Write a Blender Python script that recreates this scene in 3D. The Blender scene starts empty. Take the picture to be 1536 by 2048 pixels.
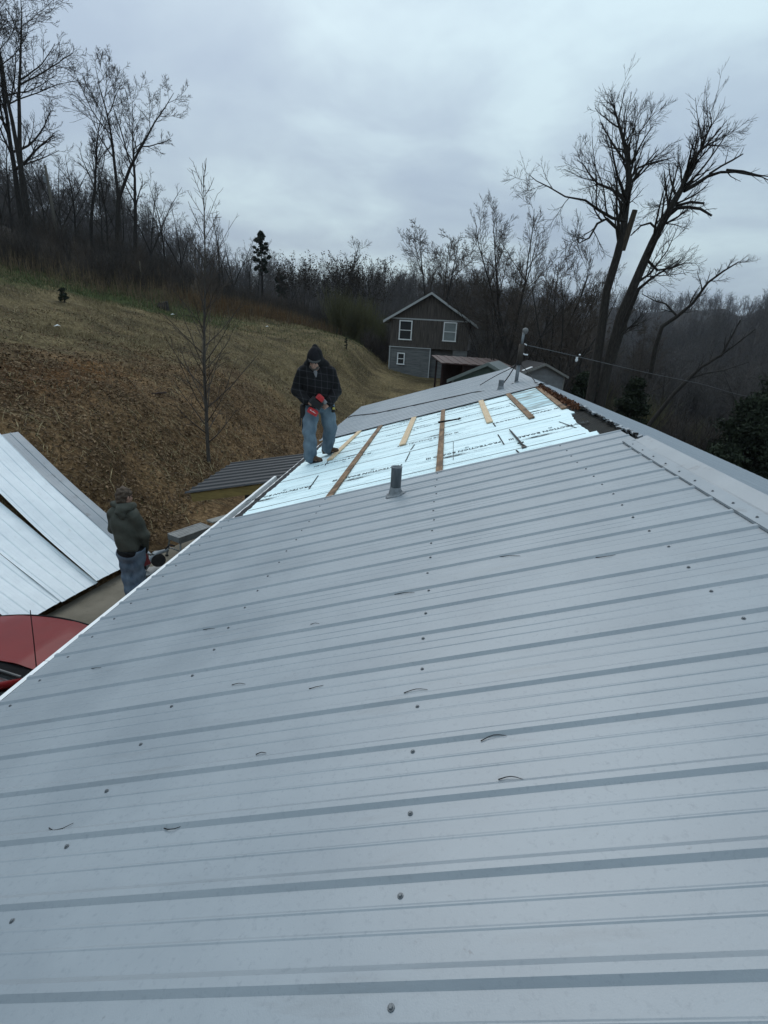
import bpy, math, random
import numpy as np
from mathutils import Vector, Matrix

sc = bpy.context.scene
COL = sc.collection
R = math.radians

# =============================================================== camera
cam_d = bpy.data.cameras.new("camera")
cam = bpy.data.objects.new("camera", cam_d)
COL.objects.link(cam)
cam_d.sensor_fit = 'VERTICAL'
cam_d.sensor_height = 36.0
cam_d.sensor_width = 27.0
cam_d.lens = 36.0 * 1022.0 / 2048.0
cam_d.clip_start = 0.05
cam_d.clip_end = 6000
cam.matrix_world = Matrix(((0.99153932, -0.09060959, 0.09294989, -1.7468),
                           (0.11753740, 0.32281978, -0.93913383, 0.0),
                           (0.05508847, 0.94211321, 0.33073852, 0.7402),
                           (0, 0, 0, 1)))
sc.camera = cam

# =============================================================== sky + light
world = bpy.data.worlds.new("World")
sc.world = world
world.use_nodes = True
wn = world.node_tree.nodes
wl = world.node_tree.links
wn.clear()
SUN_EL, SUN_AZ = 50.0, 338.0        # degrees; azimuth clockwise from +y
def wnode(t, **kw):
    n = wn.new(t)
    for k, v in kw.items():
        setattr(n, k, v)
    return n
out = wnode('ShaderNodeOutputWorld')
bg = wnode('ShaderNodeBackground')
bg.inputs['Strength'].default_value = 0.1
sky = wnode('ShaderNodeTexSky', sky_type='NISHITA', sun_disc=False)
sky.sun_elevation = R(SUN_EL)
sky.sun_rotation = R(SUN_AZ)
sky.air_density = 1.0
sky.dust_density = 3.0
tc = wnode('ShaderNodeTexCoord')
sep = wnode('ShaderNodeSeparateXYZ')
wl.new(tc.outputs['Generated'], sep.inputs[0])
def wmath(op, a, b=None, c=None):
    n = wnode('ShaderNodeMath', operation=op)
    for i, v in enumerate((a, b, c)):
        if v is None:
            continue
        if isinstance(v, (int, float)):
            n.inputs[i].default_value = v
        else:
            wl.new(v, n.inputs[i])
    return n.outputs[0]
zc = wmath('MAXIMUM', sep.outputs[2], 0.0)
den = wmath('ADD', zc, 0.22)
px_ = wmath('DIVIDE', sep.outputs[0], den)
py_ = wmath('DIVIDE', sep.outputs[1], den)
comb = wnode('ShaderNodeCombineXYZ')
wl.new(px_, comb.inputs[0]); wl.new(py_, comb.inputs[1])
def wnoise(scale, detail, rough, dist=0.0, off=(0, 0, 0)):
    mp = wnode('ShaderNodeMapping')
    mp.inputs['Location'].default_value = off
    wl.new(comb.outputs[0], mp.inputs['Vector'])
    n = wnode('ShaderNodeTexNoise')
    n.inputs['Scale'].default_value = scale
    n.inputs['Detail'].default_value = detail
    n.inputs['Roughness'].default_value = rough
    n.inputs['Distortion'].default_value = dist
    wl.new(mp.outputs[0], n.inputs['Vector'])
    return n.outputs['Fac']
n1 = wnoise(0.85, 5, 0.5, 0.5, (2.3, 0.4, 0))
n2 = wnoise(2.6, 5, 0.55, 0.3, (7.0, 3.0, 0))
mix = wmath('ADD', wmath('MULTIPLY', n1, 0.72), wmath('MULTIPLY', n2, 0.28))
ramp = wnode('ShaderNodeValToRGB')
ramp.color_ramp.elements[0].position = 0.40
ramp.color_ramp.elements[0].color = (0.485, 0.615, 0.765, 1)
ramp.color_ramp.elements[1].position = 0.61
ramp.color_ramp.elements[1].color = (0.75, 0.94, 1.02, 1)
e = ramp.color_ramp.elements.new(0.5); e.color = (0.575, 0.72, 0.845, 1)
wl.new(mix, ramp.inputs[0])
# overcast sky: the zenith is brighter than the horizon
grad = wmath('ADD', wmath('MULTIPLY', zc, 7.4), 6.55)
vm = wnode('ShaderNodeVectorMath', operation='SCALE')
wl.new(ramp.outputs['Color'], vm.inputs[0]); wl.new(grad, vm.inputs['Scale'])
mx = wnode('ShaderNodeMix', data_type='RGBA')
mx.inputs[0].default_value = 0.9
wl.new(sky.outputs[0], mx.inputs[6]); wl.new(vm.outputs[0], mx.inputs[7])
wl.new(mx.outputs[2], bg.inputs['Color'])
wl.new(bg.outputs[0], out.inputs['Surface'])

sun_d = bpy.data.lights.new("sun", 'SUN')
sun_d.energy = 1.2
sun_d.angle = R(40)
sun_d.color = (1.0, 0.97, 0.93)
sun = bpy.data.objects.new("sun", sun_d)
COL.objects.link(sun)
az = R(SUN_AZ); el = R(SUN_EL)
sdir = Vector((math.sin(az) * math.cos(el), math.cos(az) * math.cos(el), math.sin(el)))
sun.rotation_euler = sdir.to_track_quat('Z', 'Y').to_euler()

sc.view_settings.view_transform = 'Standard'
sc.view_settings.look = 'None'
sc.view_settings.exposure = 0.0
sc.view_settings.gamma = 1.0
sc.view_settings.use_curve_mapping = False
sc.render.engine = 'CYCLES'
sc.cycles.max_bounces = 6
sc.cycles.transparent_max_bounces = 8
sc.cycles.volume_bounces = 0

# =============================================================== helpers
def tag(o, label=None, cat=None, group=None, kind=None):
    if label: o['label'] = label
    if cat: o['category'] = cat
    if group: o['group'] = group
    if kind: o['kind'] = kind
    return o

def thing(name, label, cat, loc=(0, 0, 0), rotz=0.0, group=None):
    o = bpy.data.objects.new(name, None)
    o.empty_display_size = 0.1
    COL.objects.link(o)
    o.location = loc
    o.rotation_euler = (0, 0, rotz)
    return tag(o, label, cat, group)

def link_mesh(name, me, parent=None):
    o = bpy.data.objects.new(name, me)
    COL.objects.link(o)
    if parent is not None:
        o.parent = parent
    return o

def np_mesh(name, V, faces, mat, smooth=False):
    """faces: list of int arrays (m,3) or (m,4)."""
    me = bpy.data.meshes.new(name)
    V = np.asarray(V, np.float32)
    fl = [np.asarray(f, np.int32) for f in faces if len(f)]
    me.vertices.add(len(V)); me.vertices.foreach_set('co', V.ravel())
    nl = sum(f.size for f in fl); nf = sum(len(f) for f in fl)
    me.loops.add(nl); me.polygons.add(nf)
    me.loops.foreach_set('vertex_index', np.concatenate([f.ravel() for f in fl]))
    tot = np.concatenate([np.full(len(f), f.shape[1], np.int32) for f in fl])
    st = np.concatenate([[0], np.cumsum(tot)[:-1]]).astype(np.int32)
    me.polygons.foreach_set('loop_start', st)
    me.polygons.foreach_set('use_smooth', np.full(nf, bool(smooth)))
    me.materials.append(mat)
    me.update(calc_edges=True)
    return me

class MB:
    """collects simple solids, builds them as ONE mesh object"""
    def __init__(s):
        s.v = []; s.f = []
    def add(s, vs, fs):
        b = len(s.v)
        s.v += [tuple(map(float, v)) for v in vs]
        s.f += [tuple(i + b for i in f) for f in fs]
        return s
    def box(s, c, size, M=None):
        x, y, z = (a / 2 for a in size)
        vs = [Vector((sx * x, sy * y, sz * z)) for sz in (-1, 1) for sy in (-1, 1) for sx in (-1, 1)]
        if M is not None: vs = [M @ v for v in vs]
        vs = [v + Vector(c) for v in vs]
        return s.add(vs, [(0, 2, 3, 1), (4, 5, 7, 6), (0, 1, 5, 4), (2, 6, 7, 3), (0, 4, 6, 2), (1, 3, 7, 5)])
    def cbox(s, c, size, b=0.01, M=None):
        """box with chamfered vertical + top edges"""
        x, y, z = (a / 2 for a in size)
        b = min(b, x * .45, y * .45, z * .45)
        lay = [(-z, 0), (z - b, 0), (z, b)]
        vs = []; fs = []
        for zz, ins in lay:
            X, Y = x - ins, y - ins
            vs += [(X - b, -Y, zz), (X, -Y + b, zz), (X, Y - b, zz), (X - b, Y, zz), (-X + b, Y, zz), (-X, Y - b, zz), (-X, -Y + b, zz), (-X + b, -Y, zz)]
        for l in range(2):
            for i in range(8):
                j = (i + 1) % 8
                fs.append((l * 8 + i, l * 8 + j, l * 8 + 8 + j, l * 8 + 8 + i))
        fs.append(tuple(range(7, -1, -1))); fs.append(tuple(range(16, 24)))
        vs = [Vector(v) for v in vs]
        if M is not None: vs = [M @ v for v in vs]
        return s.add([v + Vector(c) for v in vs], fs)
    def beam(s, a, b, w, h, up=(0, 0, 1)):
        a = Vector(a); b = Vector(b); d = (b - a); L = d.length; d.normalize()
        u = Vector(up); side = d.cross(u)
        if side.length < 1e-4: side = d.cross(Vector((1, 0, 0)))
        side.normalize(); u = side.cross(d)
        vs = [p + side * (sx * w / 2) + u * (su * h / 2) for p in (a, b) for su in (-1, 1) for sx in (-1, 1)]
        return s.add(vs, [(0, 1, 3, 2), (4, 6, 7, 5), (0, 4, 5, 1), (2, 3, 7, 6), (0, 2, 6, 4), (1, 5, 7, 3)])
    def tube(s, pts, rad, k=8, cap=True):
        pts = [Vector(p) for p in pts]
        if isinstance(rad, (int, float)): rad = [rad] * len(pts)
        b = []; fs = []; ref = None
        for i, p in enumerate(pts):
            t = (pts[min(i + 1, len(pts) - 1)] - pts[max(i - 1, 0)]).normalized()
            if ref is None:
                ref = t.cross(Vector((0, 0, 1)))
                if ref.length < .1: ref = t.cross(Vector((1, 0, 0)))
            u = (ref - t * ref.dot(t)).normalized(); w = t.cross(u); ref = u
            for j in range(k):
                a = 2 * math.pi * j / k
                b.append(p + (u * math.cos(a) + w * math.sin(a)) * rad[i])
        for i in range(len(pts) - 1):
            for j in range(k):
                j2 = (j + 1) % k
                fs.append((i * k + j, i * k + j2, (i + 1) * k + j2, (i + 1) * k + j))
        if cap:
            fs.append(tuple(range(k - 1, -1, -1)))
            n = (len(pts) - 1) * k
            fs.append(tuple(range(n, n + k)))
        return s.add(b, fs)
    def lathe(s, prof, k=16, c=(0, 0, 0), M=None):
        vs = []; fs = []
        for r, z in prof:
            for j in range(k):
                a = 2 * math.pi * j / k
                v = Vector((r * math.cos(a), r * math.sin(a), z))
                if M is not None: v = M @ v
                vs.append(v + Vector(c))
        for i in range(len(prof) - 1):
            for j in range(k):
                j2 = (j + 1) % k
                fs.append((i * k + j, i * k + j2, (i + 1) * k + j2, (i + 1) * k + j))
        fs.append(tuple(range(k - 1, -1, -1))); n = (len(prof) - 1) * k; fs.append(tuple(range(n, n + k)))
        return s.add(vs, fs)
    def prism(s, poly, ext):
        """closed polygon (list of 3d points) extruded by vector ext"""
        n = len(poly); e = Vector(ext)
        vs = [Vector(p) for p in poly]; vs += [v + e for v in vs]
        fs = [tuple(range(n - 1, -1, -1)), tuple(range(n, 2 * n))] + [(i, (i + 1) % n, n + (i + 1) % n, n + i) for i in range(n)]
        return s.add(vs, fs)
    def quad(s, a, b, c, d):
        return s.add([a, b, c, d], [(0, 1, 2, 3)])
    def mesh(s, name, m, smooth=False):
        me = bpy.data.meshes.new(name)
        me.from_pydata(s.v, [], s.f)
        if smooth: me.polygons.foreach_set('use_smooth', [True] * len(me.polygons))
        me.materials.append(m); me.update()
        return me
    def build(s, name, m, parent=None, smooth=False):
        return link_mesh(name, s.mesh(name, m, smooth), parent)

def recalc(o):
    import bmesh
    bm = bmesh.new(); bm.from_mesh(o.data); bmesh.ops.recalc_face_normals(bm, faces=bm.faces); bm.to_mesh(o.data); bm.free()
    return o

# =============================================================== materials
def material(name, c1, c2=None, scale=5.0, rough=0.7, spec=0.3, metal=0.0, bump=0.0, bscale=40.0, c3=None, stretch=(1, 1, 1), detail=5, lo=.35, hi=.65, coat=0.0, rvar=0.0):
    m = bpy.data.materials.new(name)
    m.use_nodes = True
    nt = m.node_tree; N = nt.nodes; L = nt.links
    b = N['Principled BSDF']
    b.inputs['Roughness'].default_value = rough
    b.inputs['Specular IOR Level'].default_value = spec
    b.inputs['Metallic'].default_value = metal
    if coat:
        b.inputs['Coat Weight'].default_value = coat
        b.inputs['Coat Roughness'].default_value = .05
    t = N.new('ShaderNodeTexCoord'); mp = N.new('ShaderNodeMapping')
    mp.inputs['Scale'].default_value = stretch
    L.new(t.outputs['Object'], mp.inputs['Vector'])
    if c2 is None:
        c2 = tuple(c * .82 for c in c1)
    n = N.new('ShaderNodeTexNoise'); n.inputs['Scale'].default_value = scale; n.inputs['Detail'].default_value = detail
    n.inputs['Roughness'].default_value = .6
    L.new(mp.outputs[0], n.inputs['Vector'])
    r = N.new('ShaderNodeValToRGB')
    r.color_ramp.elements[0].position = lo; r.color_ramp.elements[0].color = (*c1, 1)
    r.color_ramp.elements[1].position = hi; r.color_ramp.elements[1].color = (*c2, 1)
    if c3:
        e = r.color_ramp.elements.new((lo + hi) / 2); e.color = (*c3, 1)
    L.new(n.outputs['Fac'], r.inputs[0]); L.new(r.outputs[0], b.inputs['Base Color'])
    if rvar:
        mr = N.new('ShaderNodeMapRange'); mr.inputs[3].default_value = rough - rvar; mr.inputs[4].default_value = rough + rvar
        L.new(n.outputs['Fac'], mr.inputs[0]); L.new(mr.outputs[0], b.inputs['Roughness'])
    if bump:
        n2 = N.new('ShaderNodeTexNoise'); n2.inputs['Scale'].default_value = bscale; n2.inputs['Detail'].default_value = 4
        L.new(mp.outputs[0], n2.inputs['Vector'])
        bp = N.new('ShaderNodeBump'); bp.inputs['Strength'].default_value = bump; bp.inputs['Distance'].default_value = .02
        L.new(n2.outputs['Fac'], bp.inputs['Height']); L.new(bp.outputs[0], b.inputs['Normal'])
    return m

def add_noise_mix(m, col, scale, lo, hi, stretch=(1, 1, 1), fac=1.0, off=(0, 0, 0), detail=6):
    """second layer of patches (dirt, rust, wear) over a material's base colour"""
    nt = m.node_tree; N = nt.nodes; L = nt.links; b = N['Principled BSDF']
    src = b.inputs['Base Color'].links[0].from_socket
    t = N.new('ShaderNodeTexCoord'); mp = N.new('ShaderNodeMapping')
    mp.inputs['Scale'].default_value = stretch; mp.inputs['Location'].default_value = off
    L.new(t.outputs['Object'], mp.inputs['Vector'])
    n = N.new('ShaderNodeTexNoise'); n.inputs['Scale'].default_value = scale; n.inputs['Detail'].default_value = detail; n.inputs['Roughness'].default_value = .65
    L.new(mp.outputs[0], n.inputs['Vector'])
    mr = N.new('ShaderNodeMapRange'); mr.inputs[1].default_value = lo; mr.inputs[2].default_value = hi; mr.inputs[3].default_value = 0; mr.inputs[4].default_value = fac
    mr.clamp = True
    L.new(n.outputs['Fac'], mr.inputs[0])
    x = N.new('ShaderNodeMix'); x.data_type = 'RGBA'
    x.inputs[7].default_value = (*col, 1)
    L.new(mr.outputs[0], x.inputs[0]); L.new(src, x.inputs[6]); L.new(x.outputs[2], b.inputs['Base Color'])
    return m

M = {}
M['roof'] = material('painted_steel', (.212, .245, .272), (.25, .285, .312), 2.2, rough=.43, spec=.8, bump=.045, bscale=260, stretch=(1, 1, 1), rvar=.06)
add_noise_mix(M['roof'], (.15, .18, .205), 55, .55, .72, fac=.55)
add_noise_mix(M['roof'], (.28, .315, .34), 120, .60, .74, fac=.5, off=(3, 1, 0))
add_noise_mix(M['roof'], (.14, .15, .155), 3.0, .60, .80, stretch=(.5, 3, 1), fac=.5, off=(9, 4, 0))
add_noise_mix(M['roof'], (.30, .33, .35), 1.3, .48, .74, stretch=(.7, 1, 1), fac=.35, off=(2, 7, 0))
add_noise_mix(M['roof'], (.10, .105, .11), 30, .70, .80, stretch=(1, 1, 1), fac=.6, off=(4, 2, 0), detail=3)
M['cap'] = material('ridge_steel', (.212, .245, .272), (.25, .285, .312), 2.5, rough=.43, spec=.8, bump=.08, bscale=120)
add_noise_mix(M['cap'], (.10, .095, .09), 6, .58, .74, fac=.7)
M['white_trim'] = material('white_trim', (.78, .80, .80), (.70, .72, .72), 9, rough=.4, spec=.4)
M['black_felt'] = material('black_underlay', (.012, .012, .014), (.028, .028, .03), 14, rough=.85, bump=.3, bscale=60)
M['deck'] = material('old_shingle', (.010, .0105, .010), (.022, .023, .020), 9, rough=.95, bump=.5, bscale=80)
add_noise_mix(M['deck'], (.06, .05, .02), 3.5, .62, .75, fac=.7)
M['foam'] = material('blue_foam', (.66, .84, .87), (.74, .89, .91), 3, rough=.6, spec=.3, bump=.12, bscale=25, stretch=(.6, 6, 1))
add_noise_mix(M['foam'], (.40, .50, .53), 5, .52, .74, stretch=(.5, 3.5, 1), fac=.6)
add_noise_mix(M['foam'], (.25, .28, .28), 22, .60, .76, stretch=(.25, 3, 1), fac=.65, off=(5, 2, 0))
M['foam_dirty'] = material('soiled_foam', (.50, .70, .75), (.20, .22, .20), 2.6, rough=.7, bump=.1, bscale=25, stretch=(1, 3, 1), lo=.42, hi=.66)
M['ink'] = material('print_ink', (.012, .02, .022), (.05, .065, .07), 30, rough=.8)
M['faint_ink'] = material('faded_print_ink', (.13, .18, .19), (.28, .36, .38), 30, rough=.8)
M['pine_new'] = material('fresh_pine', (.62, .49, .33), (.52, .38, .23), 3, rough=.7, stretch=(14, 1.2, 6), bump=.1, bscale=30)
M['pine_old'] = material('old_pine', (.29, .19, .115), (.16, .10, .06), 4, rough=.85, stretch=(9, 1.0, 6), bump=.2, bscale=30)
add_noise_mix(M['pine_old'], (.05, .035, .028), 2.2, .50, .66, stretch=(1, 1, 1), fac=.85)
M['steel_pipe'] = material('galvanised_pipe', (.13, .15, .165), (.20, .22, .235), 8, rough=.5, metal=.25, stretch=(4, 4, .6), bump=.1)
M['lead'] = material('pipe_boot', (.24, .26, .275), (.15, .165, .175), 14, rough=.55, bump=.5, bscale=30)
M['dark_iron'] = material('dark_iron', (.018, .018, .02), (.035, .033, .03), 12, rough=.6)
M['black_cable'] = material('black_cable', (.012, .012, .013), rough=.6)
M['screw'] = material('zinc_screw', (.16, .175, .185), (.10, .11, .12), 40, rough=.45, metal=.3)
M['rubber'] = material('rubber', (.015, .015, .016), rough=.8)
M['char_panel'] = material('charcoal_steel', (.013, .015, .018), (.02, .022, .026), 3, rough=.5, spec=.4)
M['lumber'] = material('treated_lumber', (.25, .185, .065), (.17, .125, .045), 3, rough=.8, stretch=(2, 10, 10), bump=.2)
M['wall_white'] = material('white_siding', (.60, .61, .60), (.52, .53, .52), 3, rough=.6)
M['white_sheet'] = material('white_sheet_underside', (.74, .79, .81), (.68, .73, .755), 5, rough=.45, spec=.35, bump=.06, bscale=60)
add_noise_mix(M['white_sheet'], (.30, .28, .24), 7, .62, .82, fac=.5)
M['concrete'] = material('dirty_concrete', (.165, .145, .112), (.11, .097, .073), 1.6, rough=.9, bump=.3, bscale=50)
add_noise_mix(M['concrete'], (.075, .065, .048), 4, .56, .74, fac=.7)
M['alu'] = material('aluminium', (.20, .215, .215), (.14, .15, .15), 6, rough=.45, metal=.5)
M['grey_board'] = material('weathered_board', (.25, .25, .235), (.18, .18, .165), 4, rough=.8)
# --- terrain height field -------------------------------------------------
TX = [-400,-80,-60,-45,-35,-28,-22,-16,-12,-10.7,-9.2,-8.0,-7.4,-4,4,8,14,25,45,80,150,400]
TY = [-60,8,20,30,46,60,90,140,220]
TZ = [
 [25.7,13.56,9.67,7.0,4.86,3.14,1.58,0.01,-1.17,-1.69,-2.91,-3.95,-4.05,-4.05,-4.05,-3.76,-5.22,-8.61,-12.5,-12.56,-9.67,-9.7],
 [25.7,13.56,9.67,7.0,4.86,3.14,1.58,0.01,-1.17,-1.69,-2.91,-3.95,-4.05,-4.05,-4.05,-3.76,-5.22,-8.61,-12.5,-12.56,-9.67,-9.7],
 [25.7,12.56,9.17,6.8,4.76,3.04,1.48,-0.09,-1.27,-1.79,-2.81,-3.64,-4.05,-4.05,-4.05,-3.76,-5.22,-8.61,-12.5,-12.56,-9.67,-9.7],
 [25.7,11.56,9.67,8.0,5.46,3.44,1.38,-0.29,-1.47,-1.99,-2.71,-3.44,-4.05,-4.05,-4.05,-3.76,-5.22,-8.61,-12.5,-12.56,-9.67,-9.7],
 [25.7,11.56,9.67,8.3,6.66,5.04,2.48,0.91,0.33,0.11,-0.41,-1.64,-2.21,-2.82,-2.78,-3.76,-5.22,-8.61,-12.5,-12.56,-9.67,-9.7],
 [25.7,11.56,8.67,7.4,6.06,4.64,2.08,0.61,-0.07,-0.29,-0.81,-1.44,-2.01,-3.22,-3.78,-4.56,-6.22,-9.61,-12.5,-12.56,-9.67,-9.7],
 [25.7,3.56,-0.33,-2.5,-3.44,-4.06,-4.42,-4.89,-5.07,-5.19,-5.31,-5.44,-5.41,-5.62,-5.78,-6.56,-8.22,-10.61,-13.5,-12.56,-9.67,-9.7],
 [25.7,5.56,-1.33,-6.5,-7.94,-8.56,-9.22,-9.89,-9.67,-9.59,-9.51,-9.44,-9.41,-9.22,-9.78,-10.56,-11.22,-12.61,-14.5,-13.56,-9.67,-9.7],
 [25.7,9.56,0.67,-6.5,-9.94,-10.56,-11.22,-11.89,-11.67,-11.59,-11.51,-11.44,-11.41,-11.22,-11.78,-12.56,-13.22,-14.61,-15.5,-13.56,-9.67,-9.7]]
# far ridges: crest height above the valley by azimuth (deg from +y, + right), at radius
AZ  = [-180,-95,-60,-45,-32,-24,-18,-12,-7,-3, 1, 4, 8, 12, 16, 20, 26, 32, 40, 60, 95, 180]
CR1 = [20.0, 28.4, 27.9, 29.7, 27.8, 11.8, 10.9, 11.1, 12.1, 10.9, 10.7, 8.3, 0.1, -7.1, -12.3, -14.5, -17.4, -16.3, -15.0, -12.4, 1.1, 9.5]   # r ~ 210
CR2 = [22.0, -2.3, 12.2, 17.6, 23.7, 26.0, 29.4, 34.8, 39.8, 44.2, 46.6, 44.4, 42.8, 39.2, 37.5, 36.8, 38.1, 40.3, 44.1, 55.8, 56.3, 22.0]   # r ~ 620
CR3 = [1.0, -15.6, -23.4, -40.8, -37.8, -35.8, -34.2, -32.5, -31.0, -29.9, -28.7, -27.8, -26.7, -23.5, -12.4, -0.3, 10.3, 16.8, 21.7, 27.4, 25.6, 1.0]  # r ~ 300
def _interp2(x,y):
    x=np.asarray(x,float);y=np.asarray(y,float)
    TXa=np.array(TX,float);TYa=np.array(TY,float);T=np.array(TZ,float)
    xi=np.clip(x,TXa[0],TXa[-1]);yi=np.clip(y,TYa[0],TYa[-1])
    i=np.clip(np.searchsorted(TXa,xi)-1,0,len(TXa)-2);j=np.clip(np.searchsorted(TYa,yi)-1,0,len(TYa)-2)
    u=(xi-TXa[i])/(TXa[i+1]-TXa[i]);v=(yi-TYa[j])/(TYa[j+1]-TYa[j])
    v=v*v*(3-2*v)
    return (T[j,i]*(1-u)+T[j,i+1]*u)*(1-v)+(T[j+1,i]*(1-u)+T[j+1,i+1]*u)*v
def terrain(x,y):
    x=np.asarray(x,float);y=np.asarray(y,float)
    z=_interp2(x,y)
    # soften the breaks of the table
    for dx in (-.9,.9): z=z+_interp2(x+dx,y)*.35
    z=z/1.7
    bump=.10*np.sin(x*1.3+.7*np.sin(y*.9))*np.sin(y*1.1+1.7)+.06*np.sin(x*2.9+y*1.7)*np.sin(y*2.3-x*.6)+.25*np.sin(x*.31+1)*np.sin(y*.27)
    w=np.clip((-7.9-x)/2.5,0,1)*np.clip(np.maximum((y-11)/3,(-11.8-x)/1.5),.12,1)
    z=z+bump*np.maximum(w,np.clip((x-6)/3,0,1))
    pit=np.clip(np.minimum((x+11.4)/.5,(-7.8-x)/.4),0,1)*np.clip(np.minimum((y-3.2)/.6,(10.3-y)/.5),0,1)
    z=z-.20*pit
    ed=np.interp(y,[-6,4.6,6.9,9.25,11.05,13.6],[-9.2,-8.35,-7.98,-7.58,-7.12,-6.6])
    dr=np.clip((x-ed+.25)/.25,0,1)*np.clip((13.9-y)/.3,0,1)*np.clip((4-x)/.5,0,1)
    z=z*(1-dr)+np.minimum(z,-4.12)*dr
    r=np.hypot(x,y);a=np.degrees(np.arctan2(x,y))
    bl=np.clip((r-95)/60,0,1);bl=bl*bl*(3-2*bl)
    wob=1+.05*np.sin(a*.9)+.03*np.sin(a*2.3+1)
    def ridge(cr,r0,w0):
        c=np.interp(a,AZ,cr);c=c+1.4*np.sin(a*1.7+r0)+.3*np.sin(a*4.1)
        g=np.exp(-((r*wob-r0)/w0)**2)
        return -18+(c+18)*g
    far=np.maximum(np.maximum(ridge(CR1,210.,75.),ridge(CR2,620.,190.)),ridge(CR3,300.,90.))
    far=np.where(r>620,np.maximum(far,np.interp(a,AZ,CR2)*.9-6),far)
    return z*(1-bl)+far*bl
# --- end terrain ------------------------------------------------------------

def build_terrain():
    cx, cy = -1.75, 0.0
    # dense in front (the side the photograph looks at), coarse behind
    a1 = np.radians(np.linspace(-62, 52, 440)); a2 = np.radians(np.linspace(52, 298, 90))[1:-1]
    ang = np.concatenate([a1, a2])
    rad = np.concatenate([[0.5], np.geomspace(2.5, 60, 210), np.geomspace(62, 1150, 110)])
    A, RR = np.meshgrid(ang, rad)
    X = cx + RR * np.sin(A); Y = cy + RR * np.cos(A)
    Z = terrain(X, Y)
    V = np.stack([X, Y, Z], -1).reshape(-1, 3)
    nr, na = len(rad), len(ang)
    i, j = np.meshgrid(np.arange(nr - 1), np.arange(na), indexing='ij'); j2 = (j + 1) % na
    F = np.stack([i * na + j, (i + 1) * na + j, (i + 1) * na + j2, i * na + j2], -1).reshape(-1, 4)[:, ::-1]
    m = bpy.data.materials.new("hillside_ground"); m.use_nodes = True
    nt = m.node_tree; N = nt.nodes; L = nt.links; b = N['Principled BSDF']; b.inputs['Roughness'].default_value = .95; b.inputs['Specular IOR Level'].default_value = .1
    at = N.new('ShaderNodeAttribute'); at.attribute_name = 'zone'
    t = N.new('ShaderNodeTexCoord')
    def noise(sc, det=6, rough=.65, st=(1, 1, 1)):
        mp = N.new('ShaderNodeMapping'); mp.inputs['Scale'].default_value = st; L.new(t.outputs['Object'], mp.inputs[0])
        n = N.new('ShaderNodeTexNoise'); n.inputs['Scale'].default_value = sc; n.inputs['Detail'].default_value = det; n.inputs['Roughness'].default_value = rough
        L.new(mp.outputs[0], n.inputs['Vector']); return n.outputs['Fac']
    def ramp(f, stops):
        r = N.new('ShaderNodeValToRGB'); el = r.color_ramp.elements
        el[0].position, el[0].color = stops[0][0], (*stops[0][1], 1); el[1].position, el[1].color = stops[-1][0], (*stops[-1][1], 1)
        for p, c in stops[1:-1]:
            e = el.new(p); e.color = (*c, 1)
        L.new(f, r.inputs[0]); return r.outputs[0]
    def mixc(f, a, c):
        x = N.new('ShaderNodeMix'); x.data_type = 'RGBA'; L.new(f, x.inputs[0]); L.new(a, x.inputs[6]); L.new(c, x.inputs[7]); return x.outputs[2]
    fine = noise(9, 8, .75); mid = noise(.9, 6)
    leaf = ramp(fine, [(.3, (.024, .014, .007)), (.5, (.12, .074, .036)), (.7, (.30, .20, .105))])
    straw = ramp(fine, [(.3, (.036, .027, .012)), (.5, (.112, .086, .043)), (.7, (.235, .19, .105))])
    green = ramp(fine, [(.3, (.018, .026, .008)), (.5, (.046, .062, .020)), (.72, (.11, .12, .045))])
    wood = ramp(fine, [(.3, (.009, .008, .007)), (.7, (.036, .030, .023))])
    s = N.new('ShaderNodeSeparateColor'); L.new(at.outputs['Color'], s.inputs[0])
    def thr(v, amt=.9):
        ma = N.new('ShaderNodeMath'); ma.operation = 'MULTIPLY_ADD'; L.new(mid, ma.inputs[0]); ma.inputs[1].default_value = amt; ma.inputs[2].default_value = -amt / 2
        ad = N.new('ShaderNodeMath'); ad.operation = 'ADD'; ad.use_clamp = True; L.new(v, ad.inputs[0]); L.new(ma.outputs[0], ad.inputs[1])
        mr = N.new('ShaderNodeMapRange'); mr.inputs[1].default_value = .3; mr.inputs[2].default_value = .7; L.new(ad.outputs[0], mr.inputs[0]); return mr.outputs[0]
    patch = noise(.42, 5, .6, (1, 1.6, 1)); pr = N.new('ShaderNodeMapRange'); pr.inputs[1].default_value = .36; pr.inputs[2].default_value = .64; pr.inputs[3].default_value = .50; pr.inputs[4].default_value = 1.35; L.new(patch, pr.inputs[0])
    def scal(c):
        v = N.new('ShaderNodeVectorMath'); v.operation = 'SCALE'; L.new(c, v.inputs[0]); L.new(pr.outputs[0], v.inputs['Scale']); return v.outputs[0]
    rustc = ramp(fine, [(.3, (.03, .014, .005)), (.5, (.105, .052, .019)), (.7, (.22, .125, .055))])
    leaf = mixc(thr(at.outputs['Alpha'], .9), leaf, rustc)
    leaf = scal(leaf); straw = scal(straw)
    c = mixc(thr(s.outputs[0], 1.6), leaf, straw); c = mixc(thr(s.outputs[1], 1.3), c, green); c = mixc(s.outputs[2], c, wood)
    L.new(c, b.inputs['Base Color'])
    bp = N.new('ShaderNodeBump'); bp.inputs['Strength'].default_value = .7; bp.inputs['Distance'].default_value = .12; L.new(fine, bp.inputs['Height']); L.new(bp.outputs[0], b.inputs['Normal'])
    me = np_mesh('hillside_ground', V, [F], m, True)
    x, y = V[:, 0], V[:, 1]
    st, gr, wd = zones(x, y)
    ca = me.color_attributes.new('zone', 'FLOAT_COLOR', 'POINT')
    ca.data.foreach_set('color', np.stack([st, gr, wd, RUST * .9], -1).astype(np.float32).ravel())
    o = link_mesh('hillside_ground', me); tag(o, kind='structure')
    return o

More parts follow.
